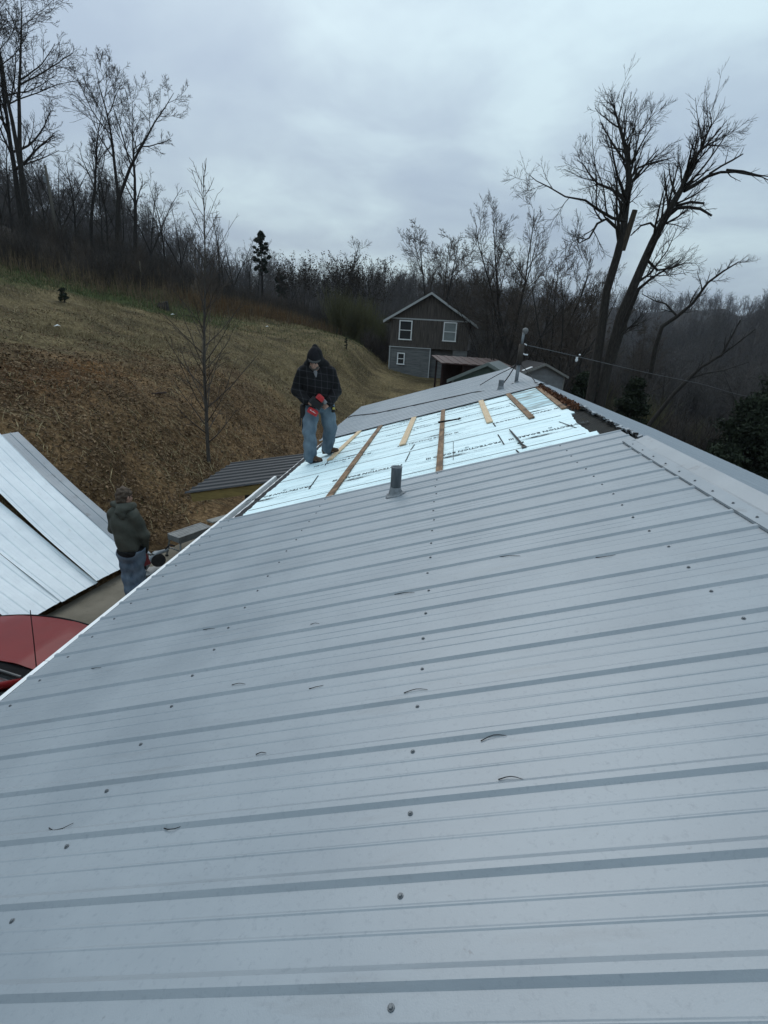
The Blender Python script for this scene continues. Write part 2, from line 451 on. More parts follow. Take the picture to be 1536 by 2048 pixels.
def vnoise(x, y, seed, f=.55):
    """smooth patchy field in -1..1 (a sum of turned sine sheets)"""
    r = random.Random(seed); o = 0 * x; tot = 0
    for i in range(9):
        a = r.uniform(0, 6.283); k = f * 1.55 ** (i * .6) * r.uniform(.8, 1.2); am = .85 ** i
        o = o + am * np.sin((x * math.cos(a) + y * math.sin(a)) * k + r.uniform(0, 6.283) + 1.3 * np.sin((y * math.cos(a) - x * math.sin(a)) * k * .7)); tot += am
    return o / tot * 1.7

def sstep(v, a, b):
    t = np.clip((v - a) / (b - a), 0, 1); return t * t * (3 - 2 * t)

def brow(x, y):
    """signed distance (m) past the line where the mown hillside turns into rough growth"""
    # line of the brow: (-27,28) (-20.5,35) (-18.3,42.5) (-14,51) (-9.9,56.5)
    bx = np.interp(y, [-40, 20, 28.5, 35, 42.5, 51, 56.5, 90], [-29, -28, -27, -20.8, -18.3, -14, -9.9, 20])
    return bx - x

def zones(x, y):
    st = sstep(-x - 10.2 + .15 * (y - 12) + 1.6 * vnoise(x, y, 3), 1.6, 8.0)
    st = np.maximum(st, sstep(y, 20, 30) * sstep(-x, .5, 3.5))
    rust = np.exp(-(((x + 13.2) / 2.0) ** 2) - ((y - 13.5) / 4.5) ** 2)
    st = st * (1 - .75 * rust)
    global RUST
    RUST = rust
    d = brow(x, y)
    gr = sstep(d, -5.5, -.8) * (1 - sstep(d, 5, 8)) * sstep(-y, -48, -34)
    gr = np.maximum(gr, .32 * sstep(-x, 7, 10) * sstep(y, 30, 44) * (1 - sstep(y, 52, 60)))
    wd = np.maximum(sstep(d, 3, 8), np.maximum(sstep(y, 60, 75), sstep(x, 5, 9)))
    wd = np.maximum(wd, sstep(np.hypot(x, y), 75, 100))
    return st, gr, wd

build_terrain()

# the dirty concrete drive beside the house
def drive():
    mb = MB()
    poly = [(-9.2, -6), (-8.35, 4.6), (-7.98, 6.9), (-7.58, 9.25), (-7.12, 11.05), (-6.6, 13.6), (-3.6, 13.6), (-3.6, -6)]
    mb.prism([(x, y, -4.18) for x, y in poly], (0, 0, .15))
    o = mb.build('driveway', M['concrete']); recalc(o); tag(o, kind='structure')
drive()

# =============================================================== the house under our feet
PIT = R(18.2); CP, SP = math.cos(PIT), math.sin(PIT)
def LS(s, y, n=0.0):      # left slope: s metres down from the ridge, n metres off the surface
    return (-s * CP - n * SP, y, -s * SP + n * CP)
def RS(s, y, n=0.0):
    return (s * CP + n * SP, y, -s * SP + n * CP)
S_EAVE = 4.27
house = thing('metal_roofed_house', 'long low house with a grey ribbed metal roof partly stripped to pale blue foam board', 'house')
RIB = .2286
def rib_profile(w, nrib, first=0.035, hr=.0118):
    """(y, n) outline of an agricultural steel panel: trapezoid ribs and two small stiffeners between"""
    p = [(0, 0)]
    y = first
    while True:
        if y > w: break
        for q in ((y, 0), (y + .0135, hr), (y + .034, hr), (y + .052, 0)):
            if q[0] <= w: p.append(q)
        for k in (1, 2):
            c = y + .058 + k * (RIB - .058) / 3
            for q in ((c - .005, 0), (c - .001, .0018), (c + .002, .0018), (c + .007, 0)):
                if q[0] <= w: p.append(q)
        y += RIB
    p.append((w, 0))
    return p
def panel_mesh(name, w, s0, s1, rng, matr, side=LS, ns=14, lap=.0014, wav=.0009):
    pr = rib_profile(w, 4, hr=.0118 if side is LS else .0075)
    S = np.linspace(s0, s1, ns)
    V = []
    for i, s in enumerate(S):
        for y, n in pr:
            wv = wav * math.sin(s * 3.1 + y * 5 + rng.x) * math.sin(y * 7 + s * .9 + rng.z) if n == 0 else 0
            V.append(side(s, y, n + wv + lap * (y / w)))
    n = len(pr)
    i, j = np.meshgrid(np.arange(ns - 1), np.arange(n - 1), indexing='ij')
    F = np.stack([i * n + j, i * n + j + 1, (i + 1) * n + j + 1, (i + 1) * n + j], -1).reshape(-1, 4)
    if side is LS: F = F[:, ::-1]
    return np_mesh(name, V, [F], matr)
class Rng: pass
def mkr(r):
    o = Rng(); o.x = r.uniform(0, 6); o.z = r.uniform(0, 6); return o
rr = random.Random(3)

# ribs: near foot of rib k stands at y = .687 + .2286 k ; panels lap at rib 1, 5, 9 ...
Y_RIB0 = .687
def screw_mesh():
    mb = MB()
    mb.lathe([(.0078, 0), (.0078, .0018), (.0070, .0025)], 12)
    mb.lathe([(.0050, .0025), (.0050, .0058), (.0040, .0066)], 6)
    return mb.mesh('screw', M['screw'])
SCREW = screw_mesh()
Qleft = Matrix.Rotation(-PIT, 4, 'Y')
def put_screw(parent, s, y, n=.001, q=Qleft):
    o = link_mesh('screw', SCREW, parent)
    o.matrix_local = Matrix.Translation(LS(s, y, n) if q is Qleft else RS(s, y, n)) @ q
FOAM0, FOAM1 = 5.09, 9.66
near_panels = []
k = 1 - 16
while True:
    y0 = Y_RIB0 + RIB * k - .035
    if y0 > FOAM0 - .1: break
    w = min(4 * RIB + .062, FOAM0 - y0)
    if y0 > -3.2:
        me = panel_mesh('roof_panel', w, .045, S_EAVE, mkr(rr), M['roof'])
        o = link_mesh('roof_panel', me, house); o.location = (0, y0, 0)
        for q in range(4):
            yy = Y_RIB0 + RIB * (k + q) - .026
            if yy < y0 or yy > FOAM0 - .05 or yy < 0.2: continue
            for s in (.605, 1.82, 3.01, 4.14):
                put_screw(o, s + rr.uniform(-.012, .012), yy - y0 + rr.uniform(-.006, .006))
    k += 4
# far half of the left slope
y0 = FOAM1 - .01
farm = panel_mesh('roof_panel', .9144, .045, S_EAVE, mkr(rr), M['roof'])
while y0 < 14.8:
    w = min(.9144, 14.86 - y0)
    me = farm if w > .9 else panel_mesh('roof_panel', w, .045, S_EAVE, mkr(rr), M['roof'])
    o = link_mesh('roof_panel', me, house); o.location = (0, y0, .012)
    y0 += .9144
# right slope
rme = [panel_mesh('roof_panel', .9144 + .06, .03, 4.3, mkr(rr), M['roof'], RS) for _ in range(3)]
y0 = -3.0
i = 0
while y0 < 14.8:
    w = min(.9144 + .06, 14.86 - y0)
    me = rme[i % 3] if w > .9 else panel_mesh('roof_panel', w, .03, 4.3, mkr(rr), M['roof'], RS)
    o = link_mesh('roof_panel', me, house); o.location = (0, y0, .002)
    y0 += .9144; i += 1
# ridge caps
def ridge_cap(y0, y1, seed):
    mb = MB(); r = random.Random(seed)
    prof = [LS(.172, 0, .006), LS(.168, 0, .0165), LS(.088, 0, .0185), LS(.080, 0, .0225), (0, 0, .044), RS(.085, 0, .020), RS(.160, 0, .018), RS(.168, 0, .027), RS(.172, 0, .010)]
    ys = np.linspace(y0, y1, int((y1 - y0) / .3) + 2)
    vs = []
    for q, y in enumerate(ys):
        up = .010 if q == len(ys) - 1 and seed == 1 else 0
        for i, p in enumerate(prof):
            vs.append((p[0], y + (0.06 if (i < 2 and q == len(ys) - 1) else 0), p[2] + (r.uniform(-.0016, .0016) if i not in (4,) else 0) + (up if i < 2 else 0)))
    n = len(prof); fs = []
    for a in range(len(ys) - 1):
        for b in range(n - 1):
            fs.append((a * n + b, a * n + b + 1, (a + 1) * n + b + 1, (a + 1) * n + b))
    mb.add(vs, fs)
    o = mb.build('ridge_cap', M['cap'], house)
    return o
rc = ridge_cap(-3.0, 4.54, 1)
y = .55
while y < 4.5:
    put_screw(rc, .135, y, .0175); put_screw(rc, .135, y, .0195, Matrix.Rotation(PIT, 4, 'Y')); y += RIB
rc2 = ridge_cap(9.78, 14.86, 2)
# walls, decks, eave trims
mb = MB()
mb.prism([(-3.86, -2.8, -4.1), (3.86, -2.8, -4.1), (3.86, -2.8, -1.32), (0, -2.8, -.06), (-3.86, -2.8, -1.32)], (0, 17.4, 0))
w = mb.build('wall', M['wall_white'], house); recalc(w)
mb = MB()
mb.prism([LS(0, -2.9, -.03), LS(4.16, -2.9, -.03), LS(4.16, -2.9, -.05), LS(0, -2.9, -.05)], (0, 17.7, 0))
d = mb.build('roof_deck', M['deck'], house); recalc(d)
mb = MB()
mb.prism([RS(0, -2.9, -.03), RS(4.16, -2.9, -.03), RS(4.16, -2.9, -.05), RS(0, -2.9, -.05)], (0, 17.7, 0))
d = mb.build('roof_deck', M['deck'], house); recalc(d)
# white drip edge, in lengths that stagger slightly
y0 = -3.0
while y0 < FOAM0 + 2.1:
    L_ = RIB * 1
    yy = Y_RIB0 + RIB * round((y0 - Y_RIB0) / RIB)
    mb = MB()
    dz = rr.uniform(-.002, .002)
    a = LS(S_EAVE + .006 + rr.uniform(-.002, .003), yy - .03, .001 + dz)
    ln = RIB * 4 - .004
    mb.prism([a, (a[0] - .034, a[1], a[2] - .004), (a[0] - .038, a[1], a[2] - .085), (a[0] - .004, a[1], a[2] - .085)], (0, min(ln, 7.05 - a[1]), 0))
    o = mb.build('drip_edge', M['white_trim'], house); recalc(o)
    y0 += RIB * 4
mb = MB()
mb.beam((-4.02, -3, -1.46), (-4.02, 14.8, -1.46), .03, .16)
mb.build('fascia', M['white_trim'], house)
mb = MB(); a = RS(4.32, 0, 0)
mb.beam((a[0], -3, a[2] - .05), (a[0], 14.86, a[2] - .05), .012, .1)
mb.build('drip_edge', M['white_trim'], house)
# bare eave where the steel has been lifted off: black underlay strip with ragged edge
vs = []; fs = []
ys = np.arange(FOAM0, FOAM1 + .01, .09)
for y in ys:
    vs += [LS(4.02 + rr.uniform(-.01, .01), y, -.022), LS(4.18 + rr.uniform(-.02, .015), y, -.019), LS(4.215, y, -.10)]
for a in range(len(ys) - 1):
    for b in range(2):
        fs.append((a * 3 + b, (a + 1) * 3 + b, (a + 1) * 3 + b + 1, a * 3 + b + 1))
mb = MB(); mb.add(vs, fs); o = mb.build('underlay', M['black_felt'], house)

# ---- foam boards -------------------------------------------------------------
FT = -.012
def foam_board(y0, y1, redge, seed, matr=None):
    """board from the eave to a torn edge near the ridge; redge = [(y, x), ...]"""
    r = random.Random(seed)
    ys = np.linspace(y0 + .004, y1 - .004, 26)
    ex = np.interp(ys, [p[0] for p in redge], [p[1] for p in redge])
    S = np.linspace(0, 1, 22)
    vs = []
    le = [4.06 + r.uniform(-.012, .012) for _ in ys]
    for i, y in enumerate(ys):
        sr = -ex[i] / CP + r.uniform(-.006, .006)
        for t in S:
            s = le[i] + (sr - le[i]) * t
            n = FT + .0022 * math.sin(y * 31 + seed) + .002 * math.sin(s * 2.3 + seed) * math.sin(y * 5)
            vs.append(LS(s, y, n))
    n = len(S); m_ = len(ys)
    i, j = np.meshgrid(np.arange(m_ - 1), np.arange(n - 1), indexing='ij')
    F = np.stack([i * n + j, i * n + j + 1, (i + 1) * n + j + 1, (i + 1) * n + j], -1).reshape(-1, 4)[:, ::-1]
    me = np_mesh('foam_board', vs, [F[:, ::-1]], matr or M['foam'])
    o = link_mesh('foam_board', me, house)
    # edge thickness
    mb = MB()
    top = [vs[a * n + n - 1] for a in range(m_)]
    mb.add(top + [(p[0] , p[1], p[2] - .016) for p in top], [(a, a + 1, m_ + a + 1, m_ + a) for a in range(m_ - 1)])
    near = [vs[b] for b in range(n)]
    mb.add(near + [(p[0], p[1] + .001, p[2] - .016) for p in near], [(a, a + 1, n + a + 1, n + a) for a in range(n - 1)])
    mb.build('foam_edge', M['foam'], o)
    return o
b0 = foam_board(FOAM0 - .06, 5.33, [(5.0, -.215), (5.33, -.185)], 1)
b1 = foam_board(5.33, 6.55, [(5.33, -.245), (5.9, -.235), (6.3, -.2), (6.55, -.17)], 2)
b2 = foam_board(6.55, 7.77, [(6.55, -.12), (7.0, -.145), (7.77, -.10)], 3)
b3 = foam_board(7.77, 8.99, [(7.77, -.10), (8.4, -.075), (8.99, -.06)], 4)
b4 = foam_board(8.99, FOAM1 + .06, [(8.99, -.055), (9.7, -.04)], 5)

def score_lines(board, y0, y1, seed, n=26):
    """fold scores and scuff marks that run up the slope on a board"""
    r = random.Random(seed); mb = MB()
    for i in range(n):
        y = r.uniform(y0 + .04, y1 - .04); s0 = r.uniform(.35, 3.4); ln = r.uniform(.25, 1.5); s1 = min(s0 + ln, 3.98)
        w = r.uniform(.0012, .0045); m_ = (s0 + s1) / 2 + r.uniform(-.1, .1); dy = r.uniform(-.012, .012)
        a, b, c = (LS(s0, y, FT + .0056), LS(m_, y + dy, FT + .0056), LS(s1, y + dy * .4, FT + .0056))
        mb.beam(a, b, w, .0006, LS(0, 0, 1)); mb.beam(b, c, w * .8, .0006, LS(0, 0, 1))
    o = mb.build('scuff_mark', M['faint_ink'], board); o['kind'] = 'stuff'
    mb = MB()
    mb.beam(LS(.3, y1 - .003, FT + .004), LS(4.04, y1 - .003, FT + .004), .007, .003, LS(0, 0, 1)); mb.build('seam', M['ink'], board)
for b_, ya, yb, q in ((b0, 5.08, 5.33, 6), (b1, 5.33, 6.55, 34), (b2, 6.55, 7.77, 34), (b3, 7.77, 8.99, 30), (b4, 8.99, 9.6, 14)): score_lines(b_, ya, yb, q * 7 + 1, q)
def text_mesh(body, size, xs=1.0):
    cu = bpy.data.curves.new('t', 'FONT'); cu.body = body; cu.size = size; cu.align_x = 'CENTER'; cu.align_y = 'CENTER'
    cu.resolution_u = 1
    cu.offset = size * .028
    ob = bpy.data.objects.new('t', cu); COL.objects.link(ob)
    dg = bpy.context.evaluated_depsgraph_get()
    me = bpy.data.meshes.new_from_object(ob.evaluated_get(dg))
    bpy.data.objects.remove(ob); bpy.data.curves.remove(cu)
    if xs != 1.0:
        me.transform(Matrix.Diagonal((xs, 1, 1, 1)))
    return me
LETTER = text_mesh('PROTECTION BOARD III', .10, .80); LETTER.name = 'lettering'; LETTER.materials.clear(); LETTER.materials.append(M['ink'])
SMALL = text_mesh('III', .06, 1.0); SMALL.name = 'lettering'; SMALL.materials.clear(); SMALL.materials.append(M['faint_ink'])
LETTERF = LETTER.copy(); LETTERF.materials.clear(); LETTERF.materials.append(M['faint_ink'])
def logo_mesh():
    mb = MB(); n = 18
    def lens(hw, hh, inner):
        up = [(-hw + 2 * hw * i / n, hh * math.sin(math.pi * i / n) ** 1.3, 0) for i in range(n + 1)]
        a = []
        for x, y, z in up: a.append((x, y, z))
        for i in range(n):
            y0, y1 = up[i][1], up[i + 1][1]
            for sg in (1, -1):
                q = [(up[i][0], sg * y0, 0), (up[i + 1][0], sg * y1, 0), (up[i + 1][0], sg * y1 * inner, 0), (up[i][0], sg * y0 * inner, 0)]
                mb.quad(*(q if sg < 0 else q[::-1]))
    lens(.24, .036, .55)
    mb.box((0, 0, 0), (.20, .010, .0006)); mb.box((-.05, .008, 0), (.06, .012, .0006)); mb.box((.05, -.008, 0), (.07, .012, .0006))
    mb.box((-.33, 0, 0), (.18, .004, .0006)); mb.box((.33, 0, 0), (.18, .004, .0006))
    return mb.mesh('logo', M['ink'])
LOGO = logo_mesh()
LOGOF = LOGO.copy(); LOGOF.materials.clear(); LOGOF.materials.append(M['faint_ink'])
def on_slope(s, y, n, rot):
    """frame on the left slope: local x = up-slope, y = away, z = normal, turned by rot"""
    return Matrix.Translation(LS(s, y, n)) @ Matrix.Rotation(-PIT, 4, 'Y') @ Matrix.Rotation(rot, 4, 'Z')
def prints(board, y, xs, flip, faint=False):
    for x in xs:
        s = -x / CP
        rot = math.pi if flip else 0
        o = link_mesh('lettering', LETTERF if faint else LETTER, board); o.matrix_local = on_slope(s, y, FT + .0055, rot)
        o = link_mesh('logo', LOGOF if faint else LOGO, board); o.matrix_local = on_slope(s + (.12 if flip else -.12), y + (-.17 if flip else .17), FT + .0055, rot)
        o = link_mesh('lettering', SMALL, board); o.matrix_local = on_slope(s - .05, y + (.13 if flip else -.13), FT + .0055, rot)
prints(b1, 5.86, (-3.66, -2.56, -1.46, -.55), True)
prints(b2, 7.10, (-3.10, -1.90, -.62), False)
prints(b3, 8.32, (-3.35, -2.2, -1.10), False, True)
prints(b4, 9.35, (-2.5, -1.4), False, True)
# slits cut in the boards, dark and slightly open
def slit(board, a, b, wd, n=FT + .0058):
    pa = Vector(LS(-a[0] / CP, a[1], n)); pb = Vector(LS(-b[0] / CP, b[1], n))
    mb = MB(); mb.beam(pa, pb, wd, .001, LS(0, 0, 1)); mb.build('slit', M['black_felt'], board)
slit(b1, (-3.28, 6.39), (-3.23, 5.71), .016); slit(b1, (-2.10, 6.50), (-2.12, 6.0), .012)
slit(b1, (-1.04, 6.29), (-1.03, 5.66), .014); slit(b1, (-1.57, 5.5), (-1.56, 6.5), .005)
slit(b1, (-.37, 6.2), (-.30, 5.66), .010); slit(b2, (-2.10, 6.62), (-2.07, 6.95), .016)
slit(b2, (-1.03, 7.15), (-1.02, 6.85), .016); slit(b2, (-3.35, 7.30), (-3.33, 7.0), .014)
slit(b3, (-.66, 8.6), (-.63, 8.1), .010); slit(b0, (-.94, 5.13), (-.95, 5.28), .016)

# battens screwed down through the foam
def batten(x0, ya, x1, yb, w, matr, th=.019, n0=-.006):
    a = Vector(LS(-x0 / CP, ya, n0 + th / 2)); b = Vector(LS(-x1 / CP, yb, n0 + th / 2))
    mb = MB(); mb.beam(a, b, w, th, LS(0, 0, 1))
    return mb.build('batten', matr, house)
batten(-3.265, 9.70, -3.335, 7.33, .085, M['pine_new'])
batten(-2.862, 9.72, -2.842, FOAM0 - .05, .075, M['pine_old'])
batten(-2.24, 9.72, -2.245, 7.10, .092, M['pine_new'])
batten(-1.71, 9.78, -1.71, FOAM0 - .05, .070, M['pine_old'])
batten(-1.04, 9.70, -1.065, 7.20, .088, M['pine_new'])
batten(-.572, 9.70, -.582, 6.79, .075, M['pine_old'])
batten(-.082, 9.66, -.17, 6.92, .065, M['pine_old'])
# soiled patch of board by the ridge, with the pale plank beside it
sb = MB(); sb.quad(LS(.12, 7.5, FT + .0062), LS(.55, 7.5, FT + .0062), LS(.55, 9.55, FT + .0062), LS(.12, 9.55, FT + .0062))
o = sb.build('soiled_patch', M['foam_dirty'], b3)
batten(-.035, 9.6, -.05, 8.9, .05, M['pine_new'], n0=-.02)
# ragged closure strip left on the open ridge
mb = MB(); r2 = random.Random(8); y = 4.62
while y < 9.7:
    ln = r2.uniform(.02, .085); h = r2.uniform(.008, .03); s0 = r2.uniform(-.012, .012)
    a = RS(.03, y, .006)
    mb.box((a[0] - .035 + s0, y + ln / 2, a[2] + h / 2 - .002), (r2.uniform(.012, .05), ln, h), Matrix.Rotation(r2.uniform(-.5, .5), 3, 'Y'))
    y += ln + r2.uniform(.0, .06)
o = mb.build('closure_strip', M['cap'], house); o['kind'] = 'stuff'
mb = MB(); y = 4.55
while y < 9.65:
    a = LS(r2.uniform(.0, .03), y, .01)
    mb.box(a, (r2.uniform(.015, .05), r2.uniform(.01, .05), r2.uniform(.006, .03)), Matrix.Rotation(r2.uniform(-1, 1), 3, 'Z')); y += r2.uniform(.03, .16)
o = mb.build('foam_scrap', M['dark_iron'], house); o['kind'] = 'stuff'

# vent pipes
def vent(s, y, r, h, name, matr):
    base = Vector(LS(s, y, 0))
    mb = MB(); mb.lathe([(r, -.03), (r, h - .012), (r * 1.05, h - .010), (r * 1.05, h), (r * .86, h), (r * .84, h - .05), (r * .2, h - .09)], 22, base)
    o = mb.build(name, matr, house, True)
    for p in o.data.polygons: p.use_smooth = True
    bm = MB()
    q = Matrix.Rotation(-PIT, 3, 'Y')
    bm.lathe([(r * 1.85, .001), (r * 1.85, .007), (r * 1.6, .014), (r * 1.3, .018), (r * 1.25, .035), (r * 1.12, .05), (r * 1.05, .075), (r * 1.0, .08)], 22, base, None)
    f = bm.build('pipe_boot', M['lead'], o, True)
    me = f.data
    for v in me.vertices:
        d = v.co - base; k = min(1, max(0, (.06 - d.z) / .05))
        rr_ = 1 + .10 * k * math.sin(5 * math.atan2(d.y, d.x) + 1)
        v.co = base + Vector((d.x * rr_, d.y * rr_, d.z)) + Vector((0, 0, math.tan(PIT) * d.x * k))
    return o
vent(2.216, 4.575, .050, .275, 'vent_pipe', M['steel_pipe'])
vent(.66, 10.5, .052, .20, 'vent_pipe', M['lead'])
# service mast with weatherhead
mp = Vector((-.28, 11.0, -.12))
mb = MB(); mb.tube([mp + Vector((0, 0, -.05)), mp + Vector((.006, 0, .42))], .036, 14)
mast = mb.build('service_mast', M['steel_pipe'], house, True)
mb = MB(); mb.tube([mp + Vector((.006, 0, .40)), mp + Vector((.012, 0, .80))], .055, 12); mb.build('mast_sleeve', material('brown_pipe', (.05, .042, .035), rough=.8), mast, True)
mb = MB(); mb.tube([mp + Vector((.012, 0, .80)), mp + Vector((.02, 0, 1.02))], .026, 12); mb.build('conduit', M['lead'], mast, True)
mb = MB(); mb.lathe([(.024, 0), (.04, .02), (.057, .05), (.058, .08), (.045, .105), (.015, .12)], 16, mp + Vector((.045, 0, .985))); mb.build('weatherhead', material('pale_zinc', (.17, .17, .165), rough=.7), mast, True)
mb = MB()
mb.tube([mp + Vector((.06, 0, .80)), mp + Vector((.10, .01, .79)), mp + Vector((.115, .01, .775))], .012, 8); mb.build('insulator', M['white_trim'], mast, True)
mb = MB(); mb.tube([mp + Vector((.05, 0, .62)), mp + Vector((.10, .0, .60)), mp + Vector((.16, 0, .60))], .013, 8); mb.build('insulator', M['white_trim'], mast, True)
mb = MB(); mb.tube([mp + Vector((.05, 0, .92)), mp + Vector((.16, .02, .80)), mp + Vector((.22, .03, .86))], .006, 6); mb.tube([mp + Vector((.04, 0, .9)), mp + Vector((.15, .02, .75)), mp + Vector((.07, .0, .70))], .005, 6); mb.build('service_wire', M['black_cable'], mast, True)
mb = MB(); mb.lathe([(.10, 0), (.10, .006), (.05, .02), (.04, .05)], 16, Vector(LS(.28, 11.0, 0)) + Vector((0, 0, -.005))); mb.build('mast_boot', M['lead'], mast)

# porch canopy hung under the eave
PY0, PY1 = 7.08, 8.98
pang = math.atan2(.33, 1.47)
def porch_panel():
    pr = []
    y = 0.0; W = PY1 - PY0
    while y < W - .05:
        pr += [(y, 0), (y + .02, .022), (y + .05, .022), (y + .07, 0)]
        y += RIB
    pr.append((W, 0))
    V = []
    for i, t in enumerate(np.linspace(0, 1, 6)):
        for yy, n in pr:
            V.append((-4.03 - 1.50 * t - (.06 * t * (yy / W)), PY0 + yy + .06 * t * (yy / W), -1.42 - .33 * t + n))
    n = len(pr); i, j = np.meshgrid(np.arange(5), np.arange(n - 1), indexing='ij')
    F = np.stack([i * n + j, i * n + j + 1, (i + 1) * n + j + 1, (i + 1) * n + j], -1).reshape(-1, 4)[:, ::-1]
    return np_mesh('porch_canopy', V, [F], M['char_panel'])
porch = link_mesh('porch_canopy', porch_panel(), house)
for yy in (PY0 + .06, PY1 - .05):
    mb = MB(); mb.beam((-4.0, yy, -1.505), (-5.44, yy, -1.82), .04, .135); mb.build('beam', M['lumber'], porch)
mb = MB(); mb.beam((-5.42, PY0 + .09, -1.80), (-5.42, PY1 - .08, -1.80), .04, .09); mb.build('beam', M['lumber'], porch)
for yy in (PY0 + .16, PY1 - .14):
    mb = MB(); mb.beam((-4.62, yy + .1, -4.05), (-4.62, yy + .1, -1.6), .08, .08, (0, 1, 0)); mb.build('post', M['dark_iron'], porch)

# cables lying on the far roof, down from the mast
def cable(name, pts, r, label, cat='cable', m=None, parent=None):
    P_ = [Vector(p) for p in pts]; out_ = []
    for i in range(len(P_) - 1):
        p0 = P_[max(i - 1, 0)]; p1 = P_[i]; p2 = P_[i + 1]; p3 = P_[min(i + 2, len(P_) - 1)]
        for k_ in range(6):
            t = k_ / 6
            out_.append(.5 * ((2 * p1) + (-p0 + p2) * t + (2 * p0 - 5 * p1 + 4 * p2 - p3) * t * t + (-p0 + 3 * p1 - 3 * p2 + p3) * t ** 3))
    out_.append(P_[-1])
    mb_ = MB(); mb_.tube(out_, r, 6)
    o = mb_.build(name, m or M['black_cable'], parent, True)
    if label: tag(o, label, cat)
    return o
cable('roof_cable', [(-.22, 11.0, .55), LS(.62, 10.9, .03), LS(1.2, 11.1, .028), LS(2.4, 11.5, .028), LS(3.4, 11.9, .028), LS(4.2, 12.6, .028), LS(4.32, 12.7, -.2)], .011, 'black cable lying down the far roof slope from the mast to the eave')
cable('guy_wire', [(-.24, 11.0, .30), LS(.02, 10.4, .06), LS(.05, 9.95, .045), (.14, 9.8, .02)], .008, 'thin dark wire running from the mast foot towards the ridge end', 'wire')
cable('guy_wire', [(-.27, 11.0, .28), LS(.6, 11.6, .2), LS(.95, 12.2, .03)], .008, 'thin dark wire crossing behind the short vent beside the mast', 'wire')
cable('overhead_wire', [(-.17, 11.0, .66), (.6, 12.1, .56), (1.31, 13, .46), (3.96, 16, .08), (6.88, 19, -.30), (12.04, 24, -1.02), (24, 36, -1.6)], .008, 'overhead service wire slung from the roof mast towards the trees on the right', 'wire', material('grey_wire', (.10, .105, .11), rough=.6))
for p, nm in (((1.31, 13, .46), 'upper white insulator clipped on the overhead wire'),):
    mb = MB(); mb.lathe([(.012, -.05), (.03, -.03), (.034, 0), (.02, .03), (.03, .05), (.012, .06)], 10, (p[0], p[1], p[2] - .07)); mb.lathe([(.012, 0), (.03, .012), (.01, .03)], 8, (p[0] + .05, p[1], p[2] + .03))
    o = mb.build('wire_insulator', M['white_trim'], None, True); tag(o, 'small white insulator hanging on the overhead wire in front of the trees', 'insulator')

# =============================================================== yard beside the house
def loose_sheet(base, heading, rise, length, width, matr, label, inverted=True, twist=0.0, sag=.05, tw0=0.0):
    pr = [(y, (.02 - n) if inverted else n) for y, n in rib_profile(width, 4)]
    ns = 16; V = []
    for i in range(ns):
        t = i / (ns - 1)
        for y, n in pr:
            V.append((t * length, y, n - sag * math.sin(math.pi * t) * 1.0 + twist * t * (y - width / 2) + .012 * math.sin(t * 9 + y * 4 + base[1])))
    n = len(pr); i, j = np.meshgrid(np.arange(ns - 1), np.arange(n - 1), indexing='ij')
    F = np.stack([i * n + j, (i + 1) * n + j, (i + 1) * n + j + 1, i * n + j + 1], -1).reshape(-1, 4)
    me = np_mesh('metal_sheet', V, [F], matr)
    o = link_mesh('metal_sheet', me)
    h = Vector((math.cos(heading), math.sin(heading), rise)).normalized()
    side = Vector((0, 0, 1)).cross(h).normalized()   # local y
    side = -side if side.y < 0 else side
    up = h.cross(side)
    if up.z < 0: up = -up
    o.matrix_world = Matrix(((h.x, side.x, up.x, base[0]), (h.y, side.y, up.y, base[1]), (h.z, side.z, up.z, base[2] + .04), (0, 0, 0, 1)))
    tag(o, label, 'metal sheet', 'old roof sheets thrown on the bank')
    return o
HD = math.radians(180 - 11)
RZ = .725
grey_sheet = M['cap']
loose_sheet((-7.70, 8.33, -3.93), HD, .70, 3.85, .9144, grey_sheet, 'grey sheet at the far edge of the pile, farthest from the red car', False, 0, .03)
loose_sheet((-7.74, 7.76, -3.90), HD, RZ, 3.80, .98, M['white_sheet'], 'white metal sheet lying next to the grey one, behind the man in the green jacket', True, 0, .05)
loose_sheet((-7.86, 7.02, -3.94), HD + R(2.6), .69, 3.85, .80, M['white_sheet'], 'white metal sheet with a dark gap along both long sides, middle of the pile', True, -.02, .06)
loose_sheet((-7.97, 6.20, -3.93), HD + R(5.0), .68, 3.9, .86, M['white_sheet'], 'white metal sheet just behind the front of the red car', True, .02, .05)
loose_sheet((-8.15, 5.30, -3.93), HD + R(6.2), .68, 3.9, .9144, M['white_sheet'], 'white metal sheet at the near end of the pile, nearest the camera', True, .0, .05)

